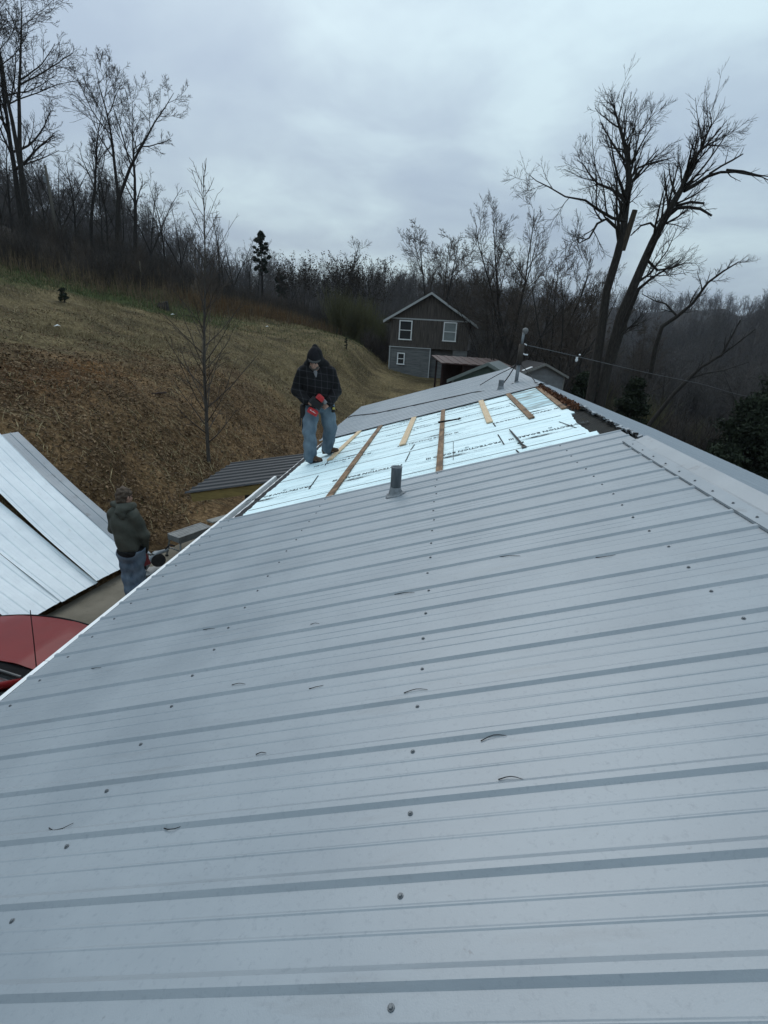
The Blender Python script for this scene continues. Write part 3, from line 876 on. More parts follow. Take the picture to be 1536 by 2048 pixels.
# ---- red car -------------------------------------------------------------------
def build_car():
    car = thing('red_car', 'faded red car parked beside the house with its bonnet towards the loose white sheets', 'car', (-6.66, 3.35, -4.03))
    red = material('faded_red_paint', (.165, .007, .008), (.135, .006, .007), 1.5, rough=.45, spec=.2, coat=.06)
    add_noise_mix(red, (.24, .09, .08), 2.6, .68, .84, fac=.35, off=(1.3, .4, 0))
    dark_glass = material('car_glass', (.012, .016, .018), rough=.08, spec=.6)
    trim = material('black_plastic', (.007, .007, .008), rough=.85, spec=.1)
    # body: stations along y (car faces +y), each half profile mirrored
    st = [(-2.25, .55, .35, .95), (-2.15, .80, .30, 1.00), (-1.2, .87, .27, 1.02), (0, .88, .27, 1.03), (.85, .88, .27, 1.02), (1.05, .87, .27, 1.00), (1.75, .85, .30, .95), (2.02, .80, .34, .88), (2.12, .70, .40, .74)]
    mb = MB(); vs = []; n = 12
    for y, hw, zb, zt in st:
        half = [(hw * .75, zb), (hw * .97, zb + .08), (hw, zb + .30), (hw * .985, zt - .14), (hw * .93, zt - .04), (hw * .86, zt - .02)]
        ring = half + [(-x, z) for x, z in reversed(half)]
        vs += [(x, y, z) for x, z in ring]
    fs = []
    for a in range(len(st) - 1):
        for b in range(n):
            c = (b + 1) % n
            fs.append((a * n + b, a * n + c, (a + 1) * n + c, (a + 1) * n + b))
    fs += [tuple(range(n)), tuple(range((len(st) - 1) * n, len(st) * n))[::-1]]
    mb.add(vs, fs); b = mb.build('body', red, car, True); recalc(b)
    # bonnet: crowned panel, edge rolled down at the front
    def bonnet():
        V = []; nx, ny = 21, 15
        for j in range(ny):
            t = j / (ny - 1); y = 1.02 + 1.02 * t
            front = 1 - .03 * t - .05 * t ** 4
            for i in range(nx):
                u = -1 + 2 * i / (nx - 1)
                yy = y - .05 * u * u * t - .06 * u * u * (1 - t)
                z = 1.052 - .055 * u * u - .07 * t - .14 * max(0, t - .8) ** 1.5 + .012 * math.exp(-((abs(u) - .55) / .10) ** 2) * (1 - .5 * t)
                if abs(u) > .93: z -= .03
                V.append((.80 * u * front, yy, z))
        i, j = np.meshgrid(np.arange(ny - 1), np.arange(nx - 1), indexing='ij')
        F = np.stack([i * nx + j, i * nx + j + 1, (i + 1) * nx + j + 1, (i + 1) * nx + j], -1).reshape(-1, 4)
        return np_mesh('bonnet', V, [F], red, True)
    link_mesh('bonnet', bonnet(), car)
    mb = MB()
    pts = [(.80 * u * .925, 2.06 - .06 * u * u, .958 - .06 * u * u) for u in np.linspace(-1, 1, 11)]
    mb.tube(pts, .020, 6); mb.build('bonnet_seal', trim, car)
    # cowl, wipers, windscreen
    mb = MB(); vs = []
    for i in range(11):
        u = -1 + 2 * i / 10
        vs += [(.80 * u, 1.03 - .06 * u * u, 1.03 - .05 * u * u), (.80 * u, .84 - .05 * u * u, 1.045 - .05 * u * u)]
    mb.add(vs, [(2 * i, 2 * i + 2, 2 * i + 3, 2 * i + 1) for i in range(10)]); mb.build('cowl', trim, car)
    for x0 in (.05, -.62):
        mb = MB(); mb.tube([(x0, .92, 1.055), (x0 + .25, .86, 1.065), (x0 + .62, .80, 1.05)], .012, 6); mb.build('wiper', material('wiper_metal', (.12, .12, .12), rough=.4), car)
    gl = MB(); vs = []; nx = 11
    for j in range(7):
        t = j / 6
        for i in range(nx):
            u = -1 + 2 * i / (nx - 1)
            hw = .76 - .15 * t
            vs.append((hw * u, .86 - .78 * t - .07 * u * u, 1.03 + .40 * t - .03 * u * u + .03 * math.sin(math.pi * t)))
    gl.add(vs, [(j * nx + i, j * nx + i + 1, (j + 1) * nx + i + 1, (j + 1) * nx + i) for j in range(6) for i in range(nx - 1)])
    gl.build('windscreen', dark_glass, car, True)
    # roof, pillars, side glass
    rf = MB(); vs = []; ny = 8
    for j in range(ny):
        t = j / (ny - 1); y = .08 - 1.35 * t
        for i in range(nx):
            u = -1 + 2 * i / (nx - 1)
            vs.append((.62 * u, y - .06 * u * u * (1 - t), 1.43 + .03 * math.sin(math.pi * t) - .05 * u * u))
    rf.add(vs, [(j * nx + i, j * nx + i + 1, (j + 1) * nx + i + 1, (j + 1) * nx + i) for j in range(ny - 1) for i in range(nx - 1)])
    rf.build('roof', red, car, True)
    for sx in (-1, 1):
        mb = MB(); mb.tube([(sx * .79, .86, .99), (sx * .72, .45, 1.20), (sx * .63, .04, 1.385)], .042, 8); mb.build('pillar', red, car, True)
        mb = MB(); mb.tube([(sx * .63, -1.27, 1.385), (sx * .72, -1.6, 1.18), (sx * .79, -1.85, .99)], .05, 8); mb.build('pillar', red, car, True)
        mb = MB(); mb.tube([(sx * .63, .04, 1.385), (sx * .655, -.6, 1.42), (sx * .63, -1.27, 1.385)], .03, 8); mb.build('roof_rail', red, car, True)
        mb = MB(); mb.add([(sx * .83, .72, 1.0), (sx * .835, -.35, 1.0), (sx * .655, -.35, 1.40), (sx * .65, .0, 1.37)], [(0, 1, 2, 3)]); mb.build('side_window', dark_glass, car)
        mb = MB(); mb.add([(sx * .835, -.40, 1.0), (sx * .83, -1.65, 1.0), (sx * .65, -1.28, 1.37), (sx * .655, -.40, 1.40)], [(0, 1, 2, 3)]); mb.build('side_window', dark_glass, car)
        mb = MB(); mb.lathe([(.02, 0), (.10, .02), (.11, .07), (.06, .12)], 12, (sx * .96, .62, 1.02)); mb.build('mirror', red, car, True)
        for yy in (1.35, -1.35):
            mb = MB(); Q = Matrix.Rotation(R(90), 3, 'Y'); mb.lathe([(.20, -.09), (.29, -.09), (.31, -.05), (.31, .05), (.29, .09), (.20, .09)], 24, (sx * .80, yy, .31), Q)
            wh = mb.build('wheel', M['rubber'], car, True)
            mb = MB(); mb.lathe([(.02, -.085), (.20, -.08), (.205, .0), (.20, .08), (.02, .085)], 16, (sx * .80, yy, .31), Q); mb.build('rim', M['alu'], wh, True)
        mb = MB(); mb.cbox((sx * .55, 2.02, .66), (.30, .14, .14), .03); mb.build('headlight', material('lamp_lens', (.5, .5, .5), rough=.15), car)
    rg = MB(); rg.add([(-.66, -1.95, 1.0), (.66, -1.95, 1.0), (.58, -1.3, 1.38), (-.58, -1.3, 1.38)], [(0, 1, 2, 3)]); rg.build('rear_window', dark_glass, car)
    mb = MB(); mb.tube([(.745, .93, 1.0), (.745, .93, 1.03)], .016, 8); mb.tube([(.745, .93, 1.02), (.725, .99, 1.37), (.70, 1.05, 1.73)], [.0065, .006, .005], 6); mb.build('aerial', material('dark_red_aerial', (.03, .012, .012), rough=.5), car)
    return car
build_car()

# ---- aluminium work platform, board, chop saw -----------------------------------
def platform(loc, rz, L_, h, label, w=.36):
    t = thing('work_platform', label, 'platform', loc, rz, None)
    mb = MB()
    mb.box((0, 0, h - .03), (L_, w, .018)); mb.box((0, w / 2, h - .08), (L_, .02, .13)); mb.box((0, -w / 2, h - .08), (L_, .02, .13)); mb.box((0, -w / 2 - .012, h - .145), (L_ + .02, .02, .022)); mb.box((0, -w / 2 - .012, h - .02), (L_ + .02, .02, .018)); mb.box((-L_ / 2, 0, h - .08), (.018, w, .12))
    for i in range(5): mb.box((0, -w / 2 + w * (i + .5) / 5, h - .018), (L_, .022, .006))
    mb.build('deck', M['alu'], t)
    for sx in (-1, 1):
        for sy in (-1, 1):
            mb = MB(); mb.beam((sx * (L_ / 2 - .05), sy * w * .45, h - .05), (sx * (L_ / 2 + .04), sy * w * .62, .02), .026, .036); mb.build('leg', M['alu'], t)
            mb = MB(); mb.box((sx * (L_ / 2 + .04), sy * w * .62, .015), (.05, .05, .03)); mb.build('foot', M['rubber'], t)
        mb = MB(); mb.beam((sx * L_ / 2, -w * .55, h * .38), (sx * L_ / 2, w * .55, h * .38), .02, .02); mb.build('brace', M['alu'], t)
    return t
platform((-6.90, 9.78, -4.03), math.atan2(.77, .36), .86, .53, 'folding aluminium work platform standing at the edge of the concrete by the eave')
mb = MB(); mb.cbox((0, 0, 0), (1.25, .22, .035), .006)
o = mb.build('weathered_board', M['grey_board']); o.location = (-6.36, 10.75, -3.47); o.rotation_euler = (0, R(1), math.atan2(.88, .48)); tag(o, 'pale weathered board laid level from the end of the aluminium platform', 'board')
platform((-6.05, 11.45, -4.03), math.atan2(.88, .48), .5, .54, 'second platform, hidden low support under the far end of the pale board')
# platform under the man in the green jacket
platform((-5.83, 6.2, -4.03), R(90), 1.0, .80, 'tall platform that the man in the green jacket stands on', .5)
def chop_saw():
    t = thing('chop_saw', 'grey chop saw with a dark round guard on a stand by the eave', 'saw', (-6.28, 7.40, -4.03), R(40))
    mb = MB(); mb.cbox((0, 0, .74), (.5, .30, .06), .015); mb.build('base', M['alu'], t)
    for sx in (-1, 1):
        for sy in (-1, 1):
            mb = MB(); mb.beam((sx * .2, sy * .11, .71), (sx * .3, sy * .22, .0), .03, .03); mb.build('leg', M['dark_iron'], t)
    mb = MB(); Q = Matrix.Rotation(R(90), 3, 'X')
    mb.lathe([(.03, -.022), (.115, -.022), (.115, .022), (.03, .022)], 22, (.02, 0, .93), Q); mb.build('guard', M['dark_iron'], t, False)
    mb = MB(); mb.tube([(-.2, .02, .80), (-.08, .02, .98), (.05, .02, 1.06), (.2, .02, 1.08)], [.035, .04, .035, .025], 10); mb.build('arm', M['lead'], t, True)
    mb = MB(); mb.cbox((.02, .10, .98), (.12, .16, .12), .02); mb.build('motor', M['lead'], t)
    mb = MB(); mb.tube([(.15, .02, 1.10), (.22, .02, 1.17), (.30, .02, 1.13)], .014, 8); mb.build('handle', M['rubber'], t, True)
    return t
chop_saw()
# odds and ends under the porch
for i, (x, y, z, lab) in enumerate([(-4.72, 7.5, -3.55, 'white plastic tub under the porch beam, the upper one'), (-4.55, 7.35, -3.98, 'white plastic bucket on the ground beneath the porch beam')]):
    mb = MB(); mb.lathe([(.13, -.03), (.15, .26), (.16, .26), (.16, .29), (.14, .29), (.12, .0)], 14, (x, y, z))
    o = mb.build('bucket', M['white_trim'], None, True); tag(o, lab, 'bucket', 'white tubs under the porch')
mb = MB(); mb.box((0, 0, .21), (.5, .35, .42)); o = mb.build('crate', M['dark_iron']); o.location = (-4.72, 7.5, -4.0); tag(o, 'dark crate under the porch beam holding up a white tub', 'crate')

# ---- tools on the foam --------------------------------------------------------
def hammer():
    t = thing('hammer', 'black handled hammer lying across the middle dirty batten on the foam', 'hammer')
    t.matrix_world = on_slope(1.60 / CP, 8.12, .022, math.atan2(-.14, .31))
    mb = MB(); mb.tube([(-.19, 0, .0), (-.10, 0, .002), (.02, 0, 0), (.16, 0, 0)], [.018, .016, .013, .010], 8); mb.build('handle', M['rubber'], t, True)
    mb = MB(); Q = Matrix.Rotation(R(90), 3, 'X'); mb.lathe([(.015, -.045), (.018, -.03), (.011, -.015), (.013, .015)], 10, (.165, 0, 0), Q); mb.add([(.15, .01, .012), (.18, .01, .012), (.185, .08, -.006), (.145, .08, -.006), (.15, .01, -.01), (.18, .01, -.01)], [(0, 1, 2, 3), (4, 3, 2, 5), (0, 3, 4), (1, 5, 2)]); mb.build('head', M['dark_iron'], t)
hammer()
def pry():
    t = thing('pry_bar', 'long black pry bar lying on the pale foam near the open ridge', 'pry bar')
    t.matrix_world = on_slope(.885 / CP, 5.88, .0, R(91.5))
    mb = MB(); mb.tube([(-.55, 0, .004), (-.40, 0, .006), (.3, 0, .006), (.5, 0, .004)], [.011, .012, .010, .006], 8); mb.build('shaft', M['dark_iron'], t, True)
    mb = MB(); mb.add([(-.52, -.012, 0), (-.52, .012, 0), (-.60, .03, -.002), (-.60, -.03, -.002), (-.52, -.012, .014), (-.52, .012, .014), (-.60, .03, .004), (-.60, -.03, .004)], [(0, 1, 2, 3), (4, 7, 6, 5), (0, 4, 5, 1), (3, 2, 6, 7), (0, 3, 7, 4), (1, 5, 6, 2)])
    mb.tube([(-.38, -.03, .008), (-.38, .035, .008)], .008, 6); mb.build('claw', M['dark_iron'], t)
pry()
# curled dark twigs / wire ends scattered on the near roof
TW = [((-2.99, 1.20), (-2.90, 1.21), .02, 'curved dark twig on the near roof, lowest one at the left of the picture'),
      ((-2.52, 1.15), (-2.46, 1.15), .01, 'short dark twig lying in the shade of a rib, right of the lowest left twig'),
      ((-1.52, 1.36), (-1.44, 1.37), -.01, 'bent dark twig a rib above the nearest twig right of the middle screw row'),
      ((-1.48, 1.20), (-1.41, 1.19), -.008, 'nearest dark twig right of the middle screw row'),
      ((-1.79, 1.66), (-1.70, 1.66), -.008, 'dark twig just above a rib beside the middle screw row'),
      ((-.89, 2.52), (-.80, 2.51), .012, 'curled dark twig high on the roof, closest to the ridge cap'),
      ((-2.60, 1.90), (-2.53, 1.89), -.004, 'thin twig in mid slope between two screw rows on the left'),
      ((-2.31, 1.43), (-2.27, 1.43), -.003, 'tiny twig lying on top of a rib in mid roof'),
      ((-1.91, 2.52), (-1.80, 2.50), -.004, 'long thin twig left of the middle screw row, third rib group up'),
      ((-2.34, 2.35), (-2.29, 2.34), -.003, 'tiny twig left of the long thin twig in mid roof'),
      ((-3.62, 2.29), (-3.55, 2.28), .005, 'twig close to the white eave edge, nearest the red car'),
      ((-3.04, 2.52), (-2.96, 2.51), .003, 'twig near the eave, upslope of the man in the green jacket'),
      ((-1.34, 2.75), (-1.23, 2.71), -.004, 'pale thin twig below the ridge cap end'),
      ((-2.20, 1.78), (-2.14, 1.79), .004, 'small twig left of the screw row, above the middle of the roof')]
for a, b_, bend, lab in TW:
    A_ = Vector(LS(-a[0] / CP, a[1], .004)); B_ = Vector(LS(-b_[0] / CP, b_[1], .004)); Mid = (A_ + B_) / 2 + Vector((0, -bend, .004))
    mb = MB(); mb.tube([A_, A_.lerp(Mid, .6) + Vector((0, -bend * .25, 0)), Mid, B_.lerp(Mid, .6) + Vector((0, -bend * .25, 0)), B_], [.0019, .0015, .0014, .0013, .0008], 6)
    o = mb.build('twig', M['black_cable'], None, True); tag(o, lab, 'twig', 'dark twigs scattered on the near roof')

# =============================================================== far buildings
def far_house():
    t = thing('board_sided_house', 'two storey house with dark vertical boards above grey lap siding and a pale roof trim', 'house', (-6.75, 46.9, 0), R(-4))
    W, Dp = 6.75, 8.5; ZB, ZM, ZE, ZA = -3.2, -.36, 1.96, 3.98
    dk = material('weathered_dark_boards', (.034, .028, .024), (.115, .10, .088), 2.6, rough=.9, stretch=(6, 6, .35), lo=.32, hi=.68)
    add_noise_mix(dk, (.13, .12, .11), 5, .60, .78, stretch=(5, 5, .3), fac=.5)
    gy = material('grey_lap_siding', (.17, .175, .175), (.10, .105, .105), 2, rough=.8, stretch=(.5, .5, 5))
    add_noise_mix(gy, (.06, .058, .05), 1.2, .56, .74, stretch=(1, 1, .7), fac=.5)
    tr = material('pale_trim', (.40, .42, .42), (.34, .35, .35), 4, rough=.6)
    rfm = material('green_grey_shingle', (.05, .058, .056), (.035, .04, .04), 6, rough=.95)
    gl = material('window_glass', (.025, .03, .036), rough=.1, spec=.6)
    cur = material('pale_blind', (.22, .25, .25), rough=.7)
    # storey walls
    mb = MB()
    bw = .2; n = int(W / bw)
    for i in range(n):
        x = i * W / n
        mb.prism([(x + .006, 0, ZM), (x + W / n - .006, 0, ZM), (x + W / n - .006, 0, ZE + (ZA - ZE) * (1 - abs((x + W / n / 2) / (W / 2) - 1)) - .02), (x + .006, 0, ZE + (ZA - ZE) * (1 - abs((x + W / n / 2) / (W / 2) - 1)) - .02)], (0, .03, 0))
    f = mb.build('board_siding', dk, t); f['kind'] = 'stuff'; recalc(f)
    mb = MB()
    mb.prism([(0, .03, ZM), (W, .03, ZM), (W, .03, ZE), (W / 2, .03, ZA - .05), (0, .03, ZE)], (0, Dp, 0)); f = mb.build('wall', dk, t); recalc(f)
    # lower storey: lap siding on the left, open bay, block pier on the right
    mb = MB(); XL = 3.6; z = ZB
    while z < ZM - .02:
        h = min(.19, ZM - z)
        mb.prism([(0, .10, z), (0, .035, z), (0, .075, z + h), (0, .12, z + h)], (XL, 0, 0)); z += .19
    f = mb.build('lap_siding', gy, t); f['kind'] = 'stuff'; recalc(f)
    mb = MB(); mb.box((XL / 2, .12 + Dp / 2, (ZB + ZM) / 2), (XL, Dp, ZM - ZB)); mb.build('wall', gy, t)
    mb = MB(); mb.box((W - .6, .4, (ZB + ZM) / 2), (1.2, .7, ZM - ZB)); mb.build('pier', gy, t)
    mb = MB(); mb.box((W / 2 + XL / 2, .75, (ZB + ZM) / 2), (W - XL, .1, ZM - ZB)); mb.build('wall', gy, t)
    mb = MB(); mb.box((.03, .02, (ZB + ZM) / 2), (.09, .09, ZM - ZB)); mb.build('corner_trim', tr, t)
    mb = MB(); mb.box((XL, .02, (ZB + ZM) / 2), (.09, .09, ZM - ZB)); mb.build('corner_trim', tr, t)
    mb = MB(); mb.box((W / 2, -.012, ZE + .02), (W, .03, .10)); mb.build('band_board', tr, t)
    mb = MB(); mb.box((XL / 2, -.012, ZM + .0), (XL + .1, .04, .07)); mb.build('band_board', tr, t)
    # roof slabs with rake trim and boxed eaves
    sl = (ZA - ZE) / (W / 2); ov = .62
    for sx in (-1, 1):
        xe = W / 2 + sx * (W / 2 + ov); ze = ZE - ov * sl
        mb = MB(); mb.prism([(W / 2, -.35, ZA + .06), (xe, -.35, ze + .06), (xe, -.35, ze + .16), (W / 2, -.35, ZA + .16)], (0, Dp + .8, 0)); f = mb.build('roof', rfm, t); recalc(f)
        mb = MB(); mb.prism([(W / 2, -.38, ZA + .17), (xe, -.38, ze + .17), (xe, -.38, ze - .04), (W / 2, -.38, ZA - .02)], (0, .045, 0)); f = mb.build('rake_board', tr, t); recalc(f)
        xi = W / 2 + sx * W / 2
        mb = MB(); mb.prism([(xi, -.33, ZE - .02), (xe, -.33, ze - .03), (xe, -.33, ze + .06), (xi, -.33, ZE + .06)], (0, Dp + .7, 0)); f = mb.build('soffit', tr, t); recalc(f)
    def win(x0, x1, z0, z1, blind):
        f = MB(); w = .09
        f.box(((x0 + x1) / 2, -.03, z1), (x1 - x0 + w, .06, w)); f.box(((x0 + x1) / 2, -.035, z0), (x1 - x0 + w + .06, .08, w)); f.box((x0, -.03, (z0 + z1) / 2), (w, .058, z1 - z0)); f.box((x1, -.03, (z0 + z1) / 2), (w, .058, z1 - z0)); f.box(((x0 + x1) / 2, -.02, (z0 + z1) / 2), (x1 - x0, .05, .055))
        fr = f.build('window', M['white_trim'], t)
        for a, b in (((z0 + z1) / 2, z1), (z0, (z0 + z1) / 2)):
            p = MB(); p.quad((x0, -.008, a), (x1, -.008, a), (x1, -.008, b), (x0, -.008, b)); p.build('pane', gl if not blind else cur, fr)
    win(.80, 1.84, .28, 1.80, False); win(4.62, 5.66, .36, 1.84, True); win(.78, 1.36, -1.80, -.88, False)
    mb = MB(); mb.tube([(1.55, 1.0, 2.2), (1.55, 1.0, 3.15)], .07, 10); mb.build('flue', M['white_trim'], t, True)
far_house()
def red_shed():
    t = thing('open_shed', 'low open shed with a rusty red metal roof in front of the dark boarded house', 'shed', (-1.9, 30.8, 0), R(2))
    rm = material('rusty_red_roof', (.062, .030, .025), (.040, .026, .024), 2.5, rough=.6); wd = material('dark_red_boards', (.022, .010, .010), (.032, .018, .016), 4, rough=.9, stretch=(6, 6, .5))
    mb = MB(); n = 16
    for i in range(n):
        x0 = -.1 + i * 4.05 / n
        mb.prism([(x0, -.2, -.70 + .02 * (i % 2)), (x0 + 4.05 / n, -.2, -.70 + .02 * (i % 2)), (x0 + 4.05 / n, -.2, -.76), (x0, -.2, -.76)], (-.55, 4.2, .24))
    f = mb.build('roof', rm, t); recalc(f)
    mb = MB(); mb.box((1.9, 3.4, -2.2), (3.6, .08, 2.9)); mb.build('back_wall', wd, t)
    mb = MB(); mb.box((2.6, .1, -2.1), (2.4, .08, 2.6)); mb.build('front_wall', wd, t)
    for x, y in ((-.0, 0), (1.2, 0), (-.3, 3.3)):
        mb = MB(); mb.beam((x, y, -3.7), (x, y, -.75), .12, .12, (0, 1, 0)); mb.build('post', wd, t)
    for i, (x, y, z, s) in enumerate([(.35, .8, -3.3, .5), (.7, 1.3, -3.1, .7), (.45, 1.2, -2.4, .35)]):
        mb = MB(); mb.cbox((0, 0, 0), (s, s, s * .8), .04, Matrix.Rotation(i, 3, 'Z')); o = mb.build('box', material('shed_junk_%d' % i, (.06 + .03 * i, .05 + .03 * i, .045 + .03 * i), rough=.9)); o.location = (-1.9 + x, 30.8 + y, z)
        tag(o, ['dark box on the ground in the mouth of the red roofed shed', 'large brown box inside the red roofed shed', 'small pale box on top of the junk in the red roofed shed'][i], 'box')
red_shed()
def gable_shed(name, label, loc, rz, W, Dp, zb, ze, za, wallm, roofm, trimm, ov=.18, boards=False):
    t = thing(name, label, 'shed', loc, rz)
    mb = MB(); mb.prism([(-W / 2, 0, zb), (W / 2, 0, zb), (W / 2, 0, ze), (0, 0, za), (-W / 2, 0, ze)], (0, Dp, 0)); f = mb.build('wall', wallm, t); recalc(f)
    sl = (za - ze) / (W / 2)
    for sx in (-1, 1):
        xe = sx * (W / 2 + ov); z2 = ze - ov * sl
        mb = MB(); mb.prism([(0, -.2, za + .02), (xe, -.2, z2 + .02), (xe, -.2, z2 + .08), (0, -.2, za + .08)], (0, Dp + .4, 0)); f = mb.build('roof', roofm, t); recalc(f)
        mb = MB(); mb.prism([(0, -.225, za + .085), (xe, -.225, z2 + .085), (xe, -.225, z2 - .04), (0, -.225, za - .04)], (0, .022, 0)); f = mb.build('rake_board', trimm, t); recalc(f)
        mb = MB(); mb.box((sx * W / 2, -.01, (zb + ze) / 2), (.07, .04, ze - zb)); mb.build('corner_trim', trimm, t)
    if boards:
        z = zb; mb = MB()
        while z < ze - .05:
            mb.prism([(-W / 2 + .05, -.002, z), (-W / 2 + .05, -.03, z), (-W / 2 + .05, -.004, z + .16)], (W - .1, 0, 0)); z += .17
        f = mb.build('lap_siding', wallm, t); recalc(f); f['kind'] = 'stuff'
    return t
gable_shed('garden_shed', 'small green gabled shed just beyond the far roof end', (-.15, 20.0, 0), R(-14), 2.6, 2.2, -4.0, -.80, -.16, material('green_shed', (.075, .115, .10), (.06, .095, .085), 3, rough=.6), material('green_roof', (.10, .12, .12), rough=.6), material('green_trim', (.16, .19, .18), rough=.6))
gs = gable_shed('garden_shed', 'grey lap sided shed with a dark roof, right of the service mast', (3.60, 29.6, 0), R(6), 2.3, 3.6, -4.2, -.95, -.42, material('grey_shed', (.20, .21, .215), (.16, .165, .17), 3, rough=.7), material('dark_shed_roof', (.035, .034, .035), rough=.9), M['grey_board'], boards=True)
mb = MB(); mb.box((-.82, .4, -.70), (.55, .35, .02), Matrix.Rotation(-math.atan2(.53, 1.15), 3, 'Y')); mb.build('roof_patch', M['white_trim'], gs)

# =============================================================== trees
def tubes_np(polys, k):
    """polys: list of (pts (n,3) list, radii list); returns V, F"""
    groups = {}
    for p, r in polys:
        groups.setdefault(len(p), []).append((p, r))
    Vs = []; Fs = []; base = 0
    ang = np.arange(k) * 2 * np.pi / k
    for n, lst in groups.items():
        P = np.array([a for a, _ in lst], float); Rr = np.array([b for _, b in lst], float)
        T = np.gradient(P, axis=1); T /= np.linalg.norm(T, axis=2, keepdims=True) + 1e-9
        av = P[:, -1] - P[:, 0]; av /= np.linalg.norm(av, axis=1, keepdims=True) + 1e-9
        ref = np.where(np.abs(av[:, 2:3]) < .8, np.array([[0, 0, 1.]]), np.array([[1., 0, 0]]))
        U = np.cross(T, ref[:, None, :]); U /= np.linalg.norm(U, axis=2, keepdims=True) + 1e-9
        W = np.cross(T, U)
        V = P[:, :, None, :] + Rr[:, :, None, None] * (np.cos(ang)[None, None, :, None] * U[:, :, None, :] + np.sin(ang)[None, None, :, None] * W[:, :, None, :])
        m = len(lst)
        b, i, j = np.meshgrid(np.arange(m), np.arange(n - 1), np.arange(k), indexing='ij'); j2 = (j + 1) % k
        q = b * n * k
        F = np.stack([q + i * k + j, q + i * k + j2, q + (i + 1) * k + j2, q + (i + 1) * k + j], -1).reshape(-1, 4) + base
        Vs.append(V.reshape(-1, 3)); Fs.append(F); base += m * n * k
    return np.concatenate(Vs), np.concatenate(Fs)

def rot_dir(rng, d, ang):
    ax = Vector((rng.gauss(0, 1), rng.gauss(0, 1), rng.gauss(0, 1))); ax = (ax - d * ax.dot(d))
    if ax.length < 1e-3: ax = d.orthogonal()
    ax.normalize()
    return (d * math.cos(ang) + ax * math.sin(ang)).normalized()

def limb(rng, p, d, L, r0, r1, nseg, wig, up):
    pts = [tuple(p)]; rad = [r0]; p = Vector(p); d = Vector(d)
    for i in range(nseg):
        d = (d + Vector((rng.gauss(0, wig), rng.gauss(0, wig), rng.gauss(0, wig) + up))).normalized()
        p = p + d * (L / nseg); pts.append(tuple(p)); rad.append(r0 + (r1 - r0) * (i + 1) / nseg)
    return pts, rad, d

def ramify(rng, out, pts, rad, level, spec, Lref):
    """grow side branches from a polyline; spec[level] = (count, angle, length ratio, t0, wiggle, up, nseg)"""
    if level >= len(spec): return
    cnt, an, lr, t0, wig, up, ns = spec[level]
    n = len(pts) - 1
    c = max(1, int(cnt * rng.uniform(.8, 1.2) + .5))
    for i in range(c):
        t = t0 + (1 - t0) * (i + rng.random()) / c
        f = t * n; a = min(int(f), n - 1); u = f - a
        p = Vector(pts[a]).lerp(Vector(pts[a + 1]), u); d = (Vector(pts[a + 1]) - Vector(pts[a])).normalized()
        rp = rad[a] + (rad[a + 1] - rad[a]) * u
        L = Lref * lr * rng.uniform(.65, 1.25) * (1.15 - .65 * t)
        if L < .12: continue
        nd = rot_dir(rng, d, R(an * rng.uniform(.65, 1.3)))
        r0 = max(min(rp * rng.uniform(.45, .7), L * .03 + .004), TWIG[0])
        q, rq, _ = limb(rng, p, nd, L, r0, max(TWIG[0] * .7, r0 * .3), ns, wig, up)
        out.append((q, rq, level + 1))
        ramify(rng, out, q, rq, level + 1, spec, L)
TWIG = [.006]
SPECS = {
 'broad': [(15, 55, .52, .30, .08, .05, 7), (8, 42, .50, .15, .10, .05, 5), (7, 40, .48, .12, .12, .05, 3), (4, 36, .50, .2, .12, .03, 2)],
 'upright': [(15, 38, .40, .25, .09, .09, 6), (7, 38, .50, .2, .12, .07, 4), (6, 38, .50, .15, .14, .06, 3), (3, 35, .55, .2, .12, .03, 2)],
 'vase': [(13, 40, .50, .10, .07, .045, 6), (10, 36, .46, .15, .09, .07, 4), (7, 36, .50, .15, .11, .06, 3), (4, 34, .52, .2, .1, .05, 2)],
 'small': [(12, 40, .42, .2, .10, .08, 5), (6, 38, .48, .2, .13, .06, 3), (4, 36, .5, .2, .14, .04, 2)],
 'fine': [(10, 48, .40, .28, .10, .05, 5), (6, 42, .5, .2, .14, .05, 3), (5, 40, .5, .2, .14, .05, 2)],
}
BARK = {}
BARK['dark'] = material('dark_bark', (.016, .014, .012), (.044, .039, .034), 6, rough=.95, stretch=(5, 5, .8), bump=.4, bscale=20)
BARK['grey'] = material('grey_bark', (.045, .040, .034), (.085, .076, .066), 6, rough=.95, stretch=(6, 6, .8), bump=.4, bscale=20)
BARK['twig'] = material('twig_bark', (.030, .026, .0225), (.056, .049, .043), 3, rough=.95)
BARK['brown'] = material('brown_twigs', (.046, .036, .029), (.082, .066, .053), 3, rough=.95)
BARK['olive'] = material('olive_stems', (.062, .060, .026), (.10, .095, .044), 3, rough=.95)
BARK['stub'] = material('torn_wood', (.10, .078, .056), (.03, .024, .018), 5, rough=.9, stretch=(8, 8, .8))

